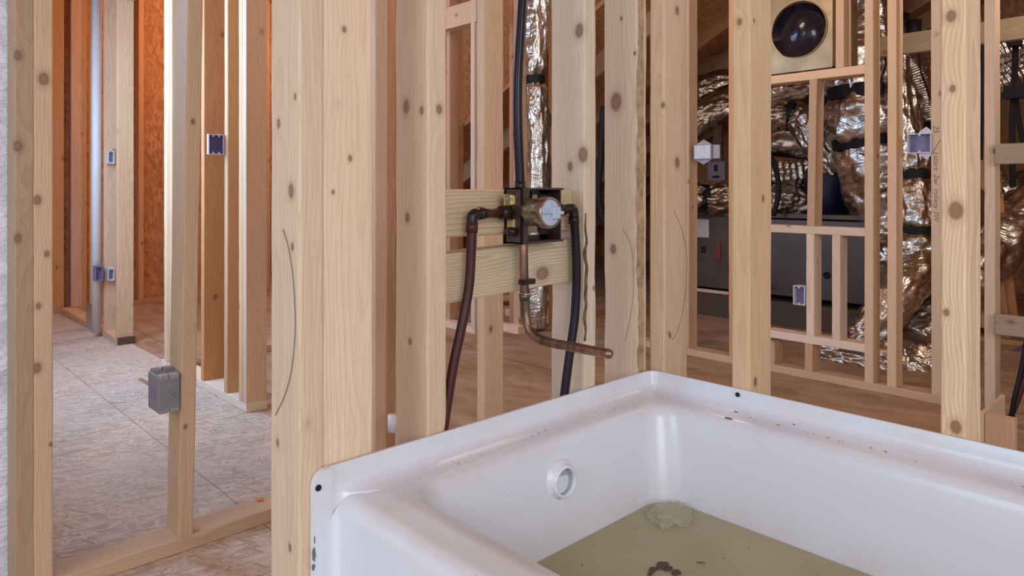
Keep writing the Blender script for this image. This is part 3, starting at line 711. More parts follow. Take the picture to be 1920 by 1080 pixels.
# cables
def cable(label, pts, r=.006, mat=BLACK):
    return tag(tube('cable', catmull(pts, 10), r, mat, seg=8), label, 'cable', 'black attic cables')
cable('thin black cable hanging over the ridged silver duct', [P(1722, 98, 4.6), P(1726, 130, 4.6), P(1736, 160, 4.6), P(1747, 190, 4.6), P(1760, 205, 4.6)])
cable('black cable hanging right of the clean tub-side stud', [P(1444, 290, 4.7), P(1455, 320, 4.7), P(1460, 360, 4.7), P(1450, 405, 4.7)], .018)
cable('black cable curling right of the trunk duct', [P(1652, 95, 4.0), P(1661, 115, 4.0), P(1655, 140, 4.0), P(1650, 160, 4.0)])
cable('dark vertical cable in the gap left of the split-edged stud', [P(1131, 200, 4.5), P(1127, 290, 4.5), P(1122, 350, 4.5), P(1126, 395, 4.5), P(1138, 430, 4.5)], .02)
# strap with buckle at the right
sm = empty('ratchet_strap', P(1890, 355, 3.8), 'black strap with buckle hanging from the grey beam at right', 'strap')
def ribbon(name, pts, wd, mat, parent, th=.004):
    o = Vector(parent.location); bm = bmesh.new(); prev = None
    side = Vector((RX, RY, 0))
    nd = Vector((VX, VY, 0))
    for p in pts:
        p = Vector(p)-o; ww = wd/2
        ring = [bm.verts.new(p+side*sx*ww+nd*sy*th/2) for sx, sy in ((-1, -1), (1, -1), (1, 1), (-1, 1))]
        if prev:
            for j in range(4): bm.faces.new((prev[j], prev[(j+1) % 4], ring[(j+1) % 4], ring[j]))
        else: bm.faces.new(ring)
        prev = ring
    bm.faces.new(prev); return link(name, bm, mat, parent)
ribbon('webbing', [P(1905, 70, 3.75), P(1902, 150, 3.8), P(1898, 250, 3.8), P(1899, 350, 3.8)], .035, BLACK, sm)
ribbon('webbing', [P(1900, 150, 3.79), P(1908, 210, 3.8), P(1918, 270, 3.8)], .03, BLACK, sm)
box('buckle', P(1896, 0, 3.74).x-.02, P(1896, 0, 3.74).x+.03, P(1904, 0, 3.74).y-.03, P(1904, 0, 3.74).y+.03, P(0, 88, 3.74).z, P(0, 55, 3.74).z, BLACK, sm, .005)
box('buckle', P(1904, 0, 3.78).x-.02, P(1904, 0, 3.78).x+.03, P(1904, 0, 3.78).y-.07, P(1904, 0, 3.78).y+.05, P(0, 185, 3.78).z, P(0, 160, 3.78).z, BLACK, sm, .005)
sm2 = empty('hanging_strap', P(1840, 260, 3.9), 'dark strap slanting down between the last two right studs', 'strap')
ribbon('webbing', [P(1845, 80, 3.9), P(1841, 180, 3.9), P(1838, 300, 3.9)], .03, BLACK, sm2)

# ---- brassy metal plenum with round black opening
XPN = 3.56
py0, py1 = y_at(1561, XPN), y_at(1400, XPN)
pz0, pz1 = z_at(133, XPN, y_at(1500, XPN)), z_at(-60, XPN, y_at(1500, XPN))
cyy = y_at(1497, XPN); czz = z_at(55, XPN, cyy)
ple = empty('metal_plenum', (XPN, cyy, pz0), 'brassy sheet metal box with a round black duct opening', 'duct box')
bm = bmesh.new()
rr = .142; N = 64
inner = [bm.verts.new((0, rr*math.cos(2*math.pi*i/N), czz-pz0+rr*math.sin(2*math.pi*i/N))) for i in range(N)]
y0r, y1r = py0-cyy, py1-cyy; z0r, z1r = 0, pz1-pz0
outer = []
for i in range(N):
    a = 2*math.pi*i/N; c, s = math.cos(a), math.sin(a)
    ty = ((y1r if c > 0 else y0r)/c) if abs(c) > 1e-6 else 1e9
    tz = (((z1r-(czz-pz0)) if s > 0 else -(czz-pz0))/s) if abs(s) > 1e-6 else 1e9
    t = min(ty, tz); outer.append(bm.verts.new((0, c*t, czz-pz0+s*t)))
for i in range(N): bm.faces.new((inner[i], inner[(i+1) % N], outer[(i+1) % N], outer[i]))
link('front_panel', bm, GALV, ple)
bm = bmesh.new()
for (a0, a1, b0, b1) in ((y0r, y0r+.004, z0r, z1r), (y1r-.004, y1r, z0r, z1r), (y0r, y1r, z0r, z0r+.004), (y0r, y1r, z1r-.004, z1r)): box_bm(.001, .32, a0, a1, b0, b1, bm=bm)
link('side_panels', bm, GALV, ple)
bm = lathe_bm([(rr+.006, -.006), (rr+.006, .004), (rr-.002, .004), (rr-.002, -.006), (rr+.006, -.006)], 64)
o = link('collar', bm, GALV, ple, True); o.rotation_euler = (0, math.pi/2, 0); o.location = (-.0, 0, czz-pz0)
path = [Vector((x, -.0+.18*(x/.3)**2*.4, czz-pz0-.03*(x/.3))) for x in [i*.015 for i in range(21)]]
def dl(t, a, p): return .010*noise.noise(Vector((math.cos(a)*2, math.sin(a)*2, t*6)))+.004*math.sin(t*60)
bm = tube_bm(path, lambda t: rr-.004+.03*t, 64, disp=dl)
link('liner', bm, BLACKLINER, ple, True)

# ---- furnace on the attic floor
XFU = 4.62
fy0, fy1 = y_at(1640, XFU), y_at(1270, XFU)
fz0, fz1 = .20, z_at(405, XFU, y_at(1340, XFU))
fu = empty('attic_furnace', (XFU, (fy0+fy1)/2, 0), 'long grey sheet metal furnace cabinet lying in the attic', 'furnace')
ym = y_at(1380, XFU)
box('cabinet', XFU, XFU+.55, ym+.003, fy1, fz0, fz1, FURN_D, fu, .004)
box('cabinet', XFU-.003, XFU+.55, fy0, ym, fz0, fz1-.01, FURN, fu, .004)
box('top_flange', XFU-.02, XFU+.55, fy0, fy1, fz1, fz1+.03, FURN_D, fu, .003)
box('base_rail', XFU-.05, XFU-.02, y_at(1372, XFU), fy1, .17, .19, PINE_PALE, fu)
box('platform', XFU-.04, XFU+.6, fy0, fy1, .0, .165, MUD, fu)
for (u, v, du, dv, m, nm) in ((1347, 472, 8, 32, REDINK, 'warning_label'), (1319, 468, 8, 12, BLACK, 'inspection_port'), (1319, 428, 22, 34, PAPER, 'data_plate')):
    y = y_at(u, XFU); dd = depth(XFU, y); hw = du/F*dd/2/.9; hh = dv/F*dd/2; zz = z_at(v, XFU, y)
    box(nm, XFU-.006, XFU-.002, y-hw, y+hw, zz-hh, zz+hh, m, fu)
def rc(name, u, v, r, m, x=XFU):
    y = y_at(u, x); o = link(name, lathe_bm([(0.001, 0), (r*.6, 0), (r*.65, -.012), (r, -.012), (r, .004)], 24), m, fu, True)
    o.rotation_euler = (0, math.pi/2, 0); o.location = Vector((x-.004, y, z_at(v, x, y)))-fu.location; return o
rc('port', 1551, 516, .022, BLACK); rc('port', 1446, 538, .016, FURN)
# beige device on the back panel
q = P(1345, 321, 5.6)
dv_ = empty('wall_device', q, 'beige plastic wall device with dark oval, left attic bay', 'device')
link('body', box_bm(-.02, .02, -.075, .08, -.08, .08, .012), BEIGE, dv_)
link('oval_button', box_bm(-.026, -.018, -.015, .015, -.0, .05, .006), FITTING, dv_)
link('slot', box_bm(-.026, -.018, -.03, .03, -.055, -.035, .002), FITTING, dv_)
# floor strip in front of the furnace, dark lumps
for i, (u, v, z) in enumerate(((1320, 538, 4.4), (1350, 541, 4.4), (1395, 545, 4.35))):
    pass

# ================================================================ electrical boxes
def ebox(label, x0, x1, y0, y1, z0, z1, face, shell, inside, thick=.004, ears=False, group='electrical boxes'):
    """open box; face = '-x' or '-y' is the open side"""
    e = empty('electrical_box', (x0, y0, z0), label, 'box', group)
    bm = bmesh.new(); t = thick; X, Y, Z = x1-x0, y1-y0, z1-z0
    if face == '-y':
        for b in ((0, t, 0, Y, 0, Z), (X-t, X, 0, Y, 0, Z), (t, X-t, 0, Y, 0, t), (t, X-t, 0, Y, Z-t, Z)): box_bm(*b, bm=bm)
        link('housing', bm, shell, e)
        link('interior', box_bm(t+.0005, X-t-.0005, Y*.5, Y*.5+.003, t, Z-t), inside, e)
        for zz in (t, Z-t-.008):
            for xx in (X*.25, X*.62): link('screw_tab', box_bm(xx, xx+.007, .001, .006, zz, zz+.008), shell, e)
    elif face == '-x':
        for b in ((0, X, 0, t, 0, Z), (0, X, Y-t, Y, 0, Z), (0, X, t, Y-t, 0, t), (0, X, t, Y-t, Z-t, Z)): box_bm(*b, bm=bm)
        link('housing', bm, shell, e)
        link('interior', box_bm(X*.6, X*.6+.003, t+.0005, Y-t-.0005, t, Z-t), inside, e)
        for zz in (t, Z-t-.008): link('screw_tab', box_bm(.001, .006, Y*.45, Y*.45+.008, zz, zz+.008), shell, e)
    return e
# grey double box on the leaning stud
gx1 = xbx-.0005+.004; gx0 = x_at(295, YL); gz0, gz1 = z_at(776, gx0, YL), z_at(706, gx0, YL)
e = empty('electrical_box', (gx0, YL-.004, gz0), 'grey metal-look double electrical box on the leaning stud', 'box', 'electrical boxes')
W_, D_, H_ = gx1-gx0, .078, gz1-gz0
bm = box_bm(0, W_, 0, D_, 0, H_, .004, 3)
link('body', bm, BOXGREY, e)
for (xa_, xb2) in ((.004, W_*.46), (W_*.56, W_-.003)):
    link('clip', box_bm(xa_, xb2, -.002, .016, H_-.012, H_+.001, .0012), ZINC, e)
    link('clip', box_bm(xa_, xb2, -.002, .012, -.002, .006, .0012), ZINC, e)
    link('clip', box_bm(xa_, xb2, D_*.6, D_*.95, H_-.003, H_+.007, .0012), BOXGREY, e)
o = link('knockout', lathe_bm([(.0005, .0012), (.003, .0012), (.0035, .0004), (.0075, .0004), (.0085, .0014), (.009, 0)], 28), BOXGREY, e, True)
o.rotation_euler = (math.pi/2, 0, 0); o.location = (W_*.52, -.0002, H_*.45)
link('lilac_patch', box_bm(-.0012, .0, D_*.25, D_*.75, H_*.35, H_*.65), BOXLILAC, e)  # lilac patch over the middle of the left side
# blue box
bxx1 = XP-.001; yb_ = y_at(421, XP)
ebox('small dark blue electrical box with pale rim in the left room', x_at(391, yb_), bxx1, yb_, yb_+.018, z_at(290, 1.19, yb_), z_at(252, 1.19, yb_), '-y', BOXWHITE, BOXBLUE)
# grey boxes in the far partition
for (u0, u1, v0, v1, lab, m) in ((203, 211, 282, 307, 'upper small grey box on the far partition stud', BOXGREY), (203, 211, 503, 527, 'lower small grey box on the far partition stud', BOXGREY), (182, 190, 498, 526, 'small lilac box beside the white pipe', BOXLILAC)):
    x_ = XQ-.03; ya_ = y_at(u1, x_); yb2 = ya_+.055
    if u0 > 190: ya_ = y_at(196, XQ)-.045; x_ = x_at(u0, ya_); ebox(lab, x_, x_+.035, ya_, ya_+.044, z_at(v1, x_, ya_), z_at(v0, x_, ya_), '-y', BOXWHITE, m)
    else: ya_ = y_at(186, XQ-.04); ebox(lab, XQ-.06, XQ-.02, ya_, ya_+.06, z_at(v1, XQ, ya_), z_at(v0, XQ, ya_), '-y', BOXLILAC, m)
# nail plate at the pipe foot
q = P(165, 616, 4.95)
tag(box('nail_plate', XQ-.004, XQ-.001, y_at(166, XQ)-.1, y_at(166, XQ)+.05, .0, .17, ZINC), 'grey metal nail plate on the far partition foot', 'plate')
tag(link('plastic_scrap', box_bm(-.03, .03, -.05, .05, 0, .03, .008), ORANGEP, loc=(XQ+.04, y_at(183, XQ+.04), .038)), 'orange plastic scrap on the plate by the white pipe', 'scrap')
q = P(487, 927, 1.9)
tag(link('plastic_scrap', box_bm(-.008, .008, -.006, .006, 0, .006, .002), ORANGEP, loc=(x_at(487, YL+.07), YL+.07, .0385)), 'tiny orange scrap on the near floor plate', 'scrap')
# white outlet box with mounting bracket
def wbox(label, u0, u1, v0, v1, x, shell, inside, depth_=.05, diamond=True, closed=False):
    y0_, y1_ = y_at(u1, x), y_at(u0, x); ymid = (y0_+y1_)/2
    z0_, z1_ = z_at(v1, x, ymid), z_at(v0, x, ymid)
    e = ebox(label, x, x+depth_, y0_, y1_, z0_, z1_, '-x', shell, inside)
    if closed: link('cover', box_bm(-.004, .001, .004, (y1_-y0_)-.004, .004, (z1_-z0_)-.004, .002), BOXWHITE, e)
    return e, y0_, y1_, z0_, z1_
e, y0_, y1_, z0_, z1_ = wbox('white outlet box with square bracket on the attic wall stud', 1301, 1334, 271, 299, XC-.012, BOXGREY, BOXWHITE, closed=True)
def ears(par, hh, wy, mat):
    bm = bmesh.new()
    for s in (0, 1):
        zb_ = hh if s else 0; sg = 1 if s else -1
        pts = [(.01, wy*.05, zb_), (.01, wy*.95, zb_), (.01, wy*.8, zb_+sg*.010), (.01, wy*.5, zb_+sg*.027), (.01, wy*.2, zb_+sg*.010)]
        f0 = [bm.verts.new(p) for p in pts]; f1 = [bm.verts.new((p[0]+.003, p[1], p[2])) for p in pts]
        bm.faces.new(f0); bm.faces.new(f1[::-1])
        for i in range(5): bm.faces.new((f0[i], f1[i], f1[(i+1) % 5], f0[(i+1) % 5]))
    return link('bracket', bm, mat, par)
ears(e, z1_-z0_, y1_-y0_, BOXLGREY)
link('side_plate', box_bm(.012, .016, -.042, 0, .004, (z1_-z0_)-.004, .001), BOXLGREY, e)
e2, y0_, y1_, z0_, z1_ = wbox('open lilac square outlet box near the pencil writing stud', 1701, 1746, 250, 287, XC-.01, BOXWHITE, BOXLILAC)
bm = bmesh.new(); hh = z1_-z0_
for s in (0, 1):
    zb_ = hh if s else 0; sg = 1 if s else -1
    pts = [(.01, .0, zb_), (.01, .055, zb_), (.01, .045, zb_+sg*.01), (.01, .022, zb_+sg*.028), (.01, .004, zb_+sg*.012)]
    f0 = [bm.verts.new(p) for p in pts]; f1 = [bm.verts.new((p[0]+.003, p[1], p[2])) for p in pts]
    bm.faces.new(f0); bm.faces.new(f1[::-1])
    for i in range(5): bm.faces.new((f0[i], f1[i], f1[(i+1) % 5], f0[(i+1) % 5]))
link('bracket', bm, BOXWHITE, e2)
wbox('small open lilac box on the cripple stud between the lower rails', 1487, 1509, 536, 572, XC-.005, BOXWHITE, BOXLILAC)
tag(link('pipe_stub', tube_bm([Vector((0, 0, 0)), Vector((0, 0, .05))], .02, 16), PVC, None, True, loc=(x_at(739, YL-.05), YL-.05, z_at(808, x_at(739, YL-.05), YL-.05))), 'white stub peeking from behind the pale stud left of the valve', 'pipe')
# pencil writing and curves
def textmesh(s, size):
    cu = bpy.data.curves.new('t', 'FONT'); cu.body = s; cu.size = size; cu.shear = 0.25
    cu.offset = -size*.018
    ob = bpy.data.objects.new('t', cu); COL.objects.link(ob)
    dg = bpy.context.evaluated_depsgraph_get(); me = bpy.data.meshes.new_from_object(ob.evaluated_get(dg))
    bpy.data.objects.remove(ob); return me
def write(s, u, vtop, size, parent, xp):
    me = textmesh(s, size); me.name = 'pencil_writing'; me.materials.append(PENCIL)
    o = bpy.data.objects.new('pencil_writing', me); COL.objects.link(o)
    y = y_at(u, xp)
    # local x -> down (-z), local y -> image right (-y), normal -x
    M = Matrix(((0, 0, -1), (0, -1, 0), (-1, 0, 0))).to_4x4(); M.translation = (xp-.0012, y, z_at(vtop, xp, y))
    o.parent = parent; bpy.context.view_layer.update()
    o.matrix_world = M
    return o
bpy.context.view_layer.update()
write('25', 1750, 235, .032, cs, XC-.0005)
write('stairs  2w/  railway 3W', 1751, 291, .030, cs, XC-.0005)
def pencil(parent, pts, r=.00035):
    b = tube_bm(catmull(pts, 8), r, 5)
    o = link('pencil_line', b, PENCIL); o.parent = parent
    bpy.context.view_layer.update(); o.matrix_parent_inverse = parent.matrix_world.inverted(); return o
def onx(u, v, x, e=-.0006):
    y = y_at(u, x); return Vector((x+e, y, z_at(v, x, y)))
pencil(cs, [onx(1764, 262, XC), onx(1757, 272, XC), onx(1749, 288, XC)], .0009)
pencil(cs, [onx(1749, 287, XC), onx(1760, 288, XC)], .0009)
pencil(post, [onx(u, v, xa) for (u, v) in ((531, 430), (541, 462), (550, 520), (554, 590), (553, 640), (546, 700), (533, 745), (517, 778))], .0005)
st3 = [o for o in COL.objects if o.get('label', '').startswith('split-edged')][0]
pencil(st3, [onx(u, v, xs3-.001) for (u, v) in ((1168, 430), (1178, 447), (1186, 475), (1188, 540), (1183, 590), (1172, 640))], .0003)
st4 = [o for o in COL.objects if o.get('label', '').startswith('corner stud')][0]
yf4 = y_at(1246, XB)
def ony(u, v, y):
    x = x_at(u, y); return Vector((x, y-.0006, z_at(v, x, y)))
pencil(st4, [ony(u, v, yf4) for (u, v) in ((1263, 395), (1278, 430), (1287, 480), (1286, 540), (1276, 600), (1262, 635), (1250, 620))], .0003)
# dark foot of the end stud: a darker block at the plate end
tag(link('dark_plate_block', box_bm(0, .089, -.002, .03, 0, .040), basic('dark_plate_wood', (0.10, 0.05, 0.025), .7), loc=(XQ, yG-.03, 0)), 'dark plate end below the far partition end stud', 'plate')
tag(box('floor_scrap', 1.045, 1.062, 3.25, 3.72, 0, .004, PINE_BROWN), 'thin brown batten scrap lying on the left room floor', 'scrap')

# ================================================================ bathtub
TZ = .495; FT = .533
tx0, tx1, ty0, ty1 = .503, 1.258, -.64, .887
tub = empty('bathtub', ((tx0+tx1)/2, (ty0+ty1)/2, 0), 'white alcove bathtub half full of murky green water', 'bathtub')
tl = tub.location
def rrect(x0, x1, y0, y1, r, n=10):
    pts = []
    for (cx, cy, a0) in ((x1-r, y1-r, 0), (x0+r, y1-r, 90), (x0+r, y0+r, 180), (x1-r, y0+r, 270)):
        for i in range(n+1):
            a = math.radians(a0+90*i/n); pts.append((cx+r*math.cos(a), cy+r*math.sin(a)))
    # subdivide the straight runs
    out = []
    m = len(pts)
    for i in range(m):
        out.append(pts[i])
        if i % (n+1) == n:
            p, q2 = pts[i], pts[(i+1) % m]
            for k in range(1, 8): out.append((p[0]+(q2[0]-p[0])*k/8, p[1]+(q2[1]-p[1])*k/8))
    return out
bm = bmesh.new(); rings = []
ix0, ix1, iy0, iy1 = .586, 1.202, -.50, .833   # basin mouth
def ring(x0, x1, y0, y1, r, z): rings.append([bm.verts.new((x-tl.x, y-tl.y, z)) for x, y in rrect(x0, x1, y0, y1, r)])
ring(tx0, tx1, ty0, ty1, .004, .0)
ring(tx0, tx1, ty0, ty1, .004, .25)
ring(tx0, tx1, ty0, ty1, .004, TZ-.030)
for i in range(1, 7):
    a = math.pi/2*i/6; k = .024*(1-math.cos(a)); ring(tx0+k, tx1-.002, ty0+.002, ty1-.002, .006, TZ-.030+.026*math.sin(a))
ring(tx0+.05, tx1-.02, ty0+.03, ty1-.02, .03, TZ-.002)
# slight raised bead then the rolled lip
ring(ix0-.028, ix1+.028, iy0-.02, iy1+.024, .06, TZ-.001)
ring(ix0-.018, ix1+.018, iy0-.012, iy1+.015, .055, TZ-.003)
LIP = [(0.0, 0.0), (.006, .002), (.012, .007), (.016, .014), (.019, .024)]
for dx, dz in LIP: ring(ix0-.010+dx, ix1+.010-dx, iy0-.01+dx, iy1+.010-dx, .052, TZ-.004-dz)
def slope(z):   # inward offset below the lip
    t = (TZ-.028-z)/(TZ-.028-.13); return .009+.060*t
for z in (.42, .36, .30, .24, .18, .145):
    s = slope(z); ring(ix0+s, ix1-s, iy0+s*1.6, iy1-s, .055+.02*(1-z/.5), z)
for (k, z) in ((.010, .125), (.028, .113), (.055, .108), (.12, .106)):
    s = slope(.145); ring(ix0+s+k, ix1-s-k, iy0+s*1.6+k, iy1-s-k, .075, z)
for i in range(len(rings)-1):
    m = len(rings[0])
    for j in range(m): bm.faces.new((rings[i][j], rings[i][(j+1) % m], rings[i+1][(j+1) % m], rings[i+1][j]))
bm.faces.new(rings[-1])
o = link('tub_shell', bm, TUBM, tub, True)
# tiling flange: profile swept along the wall sides
prof = [(-.006, TZ-.05), (-.006, FT-.002), (-.004, FT), (.001, FT), (.003, FT-.004), (.004, FT-.018), (.006, TZ+.012), (.011, TZ+.005), (.019, TZ+.001), (.034, TZ-.0015), (.034, TZ-.05)]
FX1, FY1 = tx1+.004, ty1+.003
bm = bmesh.new()
secs = []
n = len(prof)
def sec(fn): secs.append([bm.verts.new(Vector((*fn(off), z))-Vector((tl.x, tl.y, 0))) for off, z in prof])
for x_ in (tx0-.012, tx0+.0, tx0+.012, tx0+.024, tx0+.038, tx0+.055, tx0+.07, tx0+.085, tx0+.10, tx0+.12)+tuple(tx0+.12+(FX1-.02-tx0-.12)*k/12 for k in range(1, 12)):
    kk = min(1, max(0, (x_-tx0+.004)/.06)); kk = kk*kk*(3-2*kk)
    sec(lambda off, x_=x_, kk=kk: (x_, FY1-(off if off < .004 else .004+(off-.004)*kk)))
for a in (0, 22, 45, 68, 90):
    ar = math.radians(a); rcx, rcy, rr0 = FX1-.022, FY1-.022, .022
    sec(lambda off: (rcx+(rr0-off)*math.sin(ar) if off < rr0 else FX1-off, rcy+(rr0-off)*math.cos(ar) if off < rr0 else FY1-off))
for k in range(1, 16): sec(lambda off, k=k: (FX1-off, FY1-.02+(ty0-FY1+.02)*k/15))
for i in range(len(secs)-1):
    for j in range(n): bm.faces.new((secs[i][j], secs[i][(j+1) % n], secs[i+1][(j+1) % n], secs[i+1][j]))
bm.faces.new(secs[0]); bm.faces.new(secs[-1])
o = autosm(link('tiling_flange', bm, TUBM, tub), 50)
# flange leg dropping down beside the apron, rounded upper corner
bm = bmesh.new(); X0, X1 = tx0-.034, tx0+.016; ytop = FT-.0003; pts = [(X0, 0), (X0, ytop-.022)]
for i in range(1, 7):
    a = math.pi-math.pi/2*i/6; pts.append((X0+.022+.022*math.cos(a), ytop-.022+.022*math.sin(a)))
pts += [(tx0-.006, ytop), (tx0-.006, TZ-.06), (X1, TZ-.06), (X1, 0)]
f0 = [bm.verts.new((x-tl.x, FY1-.0052-tl.y, z)) for x, z in pts]; f1 = [bm.verts.new((x-tl.x, FY1+.0052-tl.y, z)) for x, z in pts]
bm.faces.new(f0); bm.faces.new(f1[::-1])
for i in range(len(pts)): bm.faces.new((f0[i], f1[i], f1[(i+1) % len(pts)], f0[(i+1) % len(pts)]))
link('flange_leg', bm, TUBM, tub)
# soft web between leg and apron
bm = bmesh.new(); prev = None; R0 = .013
apex = bm.verts.new((tx0+.007-tl.x, FY1-.007-tl.y, TZ-.013))
for i in range(9):
    a = math.pi/2*i/8
    px_, py_ = tx0-R0*(1-math.sin(a)), (FY1-.0052)-R0*(1-math.cos(a))
    cur = [bm.verts.new((px_-tl.x, py_-tl.y, 0)), bm.verts.new((px_-tl.x, py_-tl.y, TZ-.036))]
    if prev: bm.faces.new((prev[0], cur[0], cur[1], prev[1])); bm.faces.new((prev[1], cur[1], apex))
    prev = cur
link('apron_fillet', bm, TUBM, tub, True)
# chipped grey marks low on the flange leg
for (u, v, w_, h_) in ((589, 1040, .0028, .016), (588, 1064, .0026, .008), (590, 1012, .0010, .009)):
    yy = FY1-.0055; x = x_at(u, yy); z = z_at(v, x, yy)
    bm = bmesh.new(); pts = []
    for i in range(18):
        a = 2*math.pi*i/18; k = 1+.5*noise.noise(Vector((math.cos(a)*2+u, math.sin(a)*2+v, 0)))
        pts.append((w_*k*math.cos(a), h_*k*math.sin(a)*.6))
    f0 = [bm.verts.new((p[0], 0, p[1])) for p in pts]; f1 = [bm.verts.new((p[0], .0005, p[1])) for p in pts]
    bm.faces.new(f0); bm.faces.new(f1[::-1])
    for i in range(18): bm.faces.new((f0[i], f1[i], f1[(i+1) % 18], f0[(i+1) % 18]))
    link('chip_mark', bm, CHIPGREY, tub, loc=Vector((x, yy, z))-tl)
# screws
def screw(loc, rot):
    o = link('screw', lathe_bm([(.0003, .0005), (.0013, .0005), (.0016, .0018), (.0042, .0012), (.0046, 0), (.003, -.001)], 20), BLACK, tub, True)
    o.location = Vector(loc)-tl; o.rotation_euler = rot
    tag(o, 'black screw head')
yy = FY1-.0057; screw((x_at(597, yy), yy, z_at(915, x_at(597, yy), yy)), (math.pi/2, 0, 0))
xx = FX1-.0055; screw((xx, y_at(1383, xx), z_at(740, xx, y_at(1383, xx))), (0, -math.pi/2, 0))
# overflow fitting
yo = iy1-slope(.425)+.001
xo = x_at(1050, yo); zo = z_at(900, xo, yo)
prof = [(.0215, -.006), (.0215, .013), (.0222, .0150), (.0240, .0158), (.0262, .0150), (.0268, .013), (.0268, .0085), (.0285, .0080), (.0290, .005), (.0315, .0045), (.0340, .003), (.0345, -.004)]
b = lathe_bm(prof, 72)
for v in b.verts:   # knurled rim
    r = math.hypot(v.co.x, v.co.y)
    if .031 < r < .0343:
        a = math.atan2(v.co.y, v.co.x); k = 1+.018*(1 if int((a+math.pi)/(2*math.pi)*72) % 2 else -1); v.co.x *= k; v.co.y *= k
ovf = link('overflow_fitting', b, CLEARP, tub, True); ovf.rotation_euler = (math.pi/2-.06, 0, 0); ovf.location = Vector((xo, yo, zo))-tl
tag(ovf, 'white threaded overflow ring')
ob_ = link('overflow_pipe', lathe_bm([(.0216, .010), (.0205, .004), (.0200, .001), (.012, .0008), (.0005, .0006)], 40), basic('overflow_inner', (.42, .44, .50), .35), ovf, True)
# water
WZ = .318; s = slope(WZ)+.0015
bm = bmesh.new(); vs2 = [bm.verts.new((x-tl.x, y-tl.y, 0)) for x, y in rrect(ix0+s, ix1-s, iy0+s*1.6, iy1-s, .062)]
bm.faces.new(vs2)
wt = link('water', bm, WATER, None, loc=(tl.x, tl.y, WZ)); tag(wt, 'still murky olive-green water lying in the bathtub', 'water', kind='stuff')
# crumpled clear plastic at the corner
q = Vector((1.105, .738, WZ+.004))
bm = bmesh.new(); bmesh.ops.create_icosphere(bm, subdivisions=5, radius=1)
for v in bm.verts:
    d = v.co.copy(); k = 1+.30*noise.noise(d*2.1+Vector((3, 1, 2)))+.22*abs(noise.noise(d*5))+.10*abs(noise.noise(d*11))
    v.co = Vector((d.x*.042*k, d.y*.034*k, d.z*.014*k))
tag(link('plastic_bag', bm, CLEAR, None, True, loc=q), 'crumpled clear plastic bag floating in the tub corner', 'bag')
# mud patches at the bottom of the frame
def blob(cx, cy, r, z=WZ+.0012):
    bm = bmesh.new(); ring_ = []; sd = R.random()*40
    for i in range(28):
        a = 2*math.pi*i/28; rr_ = r*(1+.42*noise.noise(Vector((math.cos(a)*1.3+sd, math.sin(a)*1.3, 0))))
        ring_.append((cx+rr_*math.cos(a)*1.15, cy+rr_*math.sin(a)*.8))
    lo = [bm.verts.new((x-cx, y-cy, 0)) for x, y in ring_]; hi = [bm.verts.new(((x-cx)*.92, (y-cy)*.92, .0014)) for x, y in ring_]
    bm.faces.new(hi); bm.faces.new(lo[::-1])
    for i in range(28): bm.faces.new((lo[i], lo[(i+1) % 28], hi[(i+1) % 28], hi[i]))
    return link('mud_patch', bm, MUD, None, loc=(cx, cy, z))
def wat(u, v):
    Z = (HC-WZ)*F/(v-HV); p = P(u, v, Z); return p.x, p.y
for (u, v, r, lab) in ((1242, 1062, .011, 'largest brown mud patch on the water'), (1225, 1070, .007, 'small oval mud patch left of the largest'), (1268, 1075, .008, 'mud patch right of the largest, cut by the frame'), (1253, 1068, .007, 'mud lobe touching the right of the largest patch'), (1219, 1078, .004, 'tiny mud speck at the lower left of the patches')):
    x, y = wat(u, v); tag(blob(x, y, r), lab, 'mud', 'brown mud patches on the water')
# dirt crumbs
bm = bmesh.new()
def crumb(x, y, z, s):
    m = Matrix.Translation((x, y, z)) @ Matrix.Rotation(R.random()*6, 4, 'Z') @ Matrix.Diagonal((s*R.uniform(.8, 2.8), s*R.uniform(.5, 1), s*.5, 1))
    bmesh.ops.create_icosphere(bm, subdivisions=1, radius=1, matrix=m)
for i in range(35): crumb(R.uniform(.60, 1.23), R.uniform(.845, .872), TZ, R.uniform(.0005, .0012))
for i in range(40): crumb(R.uniform(1.21, 1.245), R.uniform(.0, .86), TZ, R.uniform(.0005, .0013))
for (u, v, s) in ((1363, 757, .0045), (1366, 785, .0042), (1367, 766, .003), (1488, 797, .004), (1380, 773, .0025)):
    Z = (HC-TZ)*F/(v-HV); p = P(u, v, Z); crumb(p.x, p.y, TZ+.0005, s)
for i in range(45): crumb(R.uniform(.70, 1.13), R.uniform(.1, .77), WZ+.0008, R.uniform(.0005, .0013))
x, y = wat(1314, 1056); crumb(x, y, WZ+.001, .003)
tag(link('dirt_crumbs', bm, CHIP), 'scattered wood chips and dirt crumbs on the tub rim and water', 'dirt', kind='stuff')

# ================================================================ shower valve and pipes
YV = YA+.004
vx = x_at(981, YA+.004); vz = z_at(398, vx, YV-.03)
val = empty('shower_valve', (vx, YV, vz), 'brass shower valve in a dark brown bracket with grey cap', 'valve')
bl, br_ = x_at(962, YV)-vx, x_at(1042, YV)-vx
bt, bb = z_at(352, vx, YV)-vz, z_at(456, vx, YV)-vz
bm = bmesh.new(); t = .003
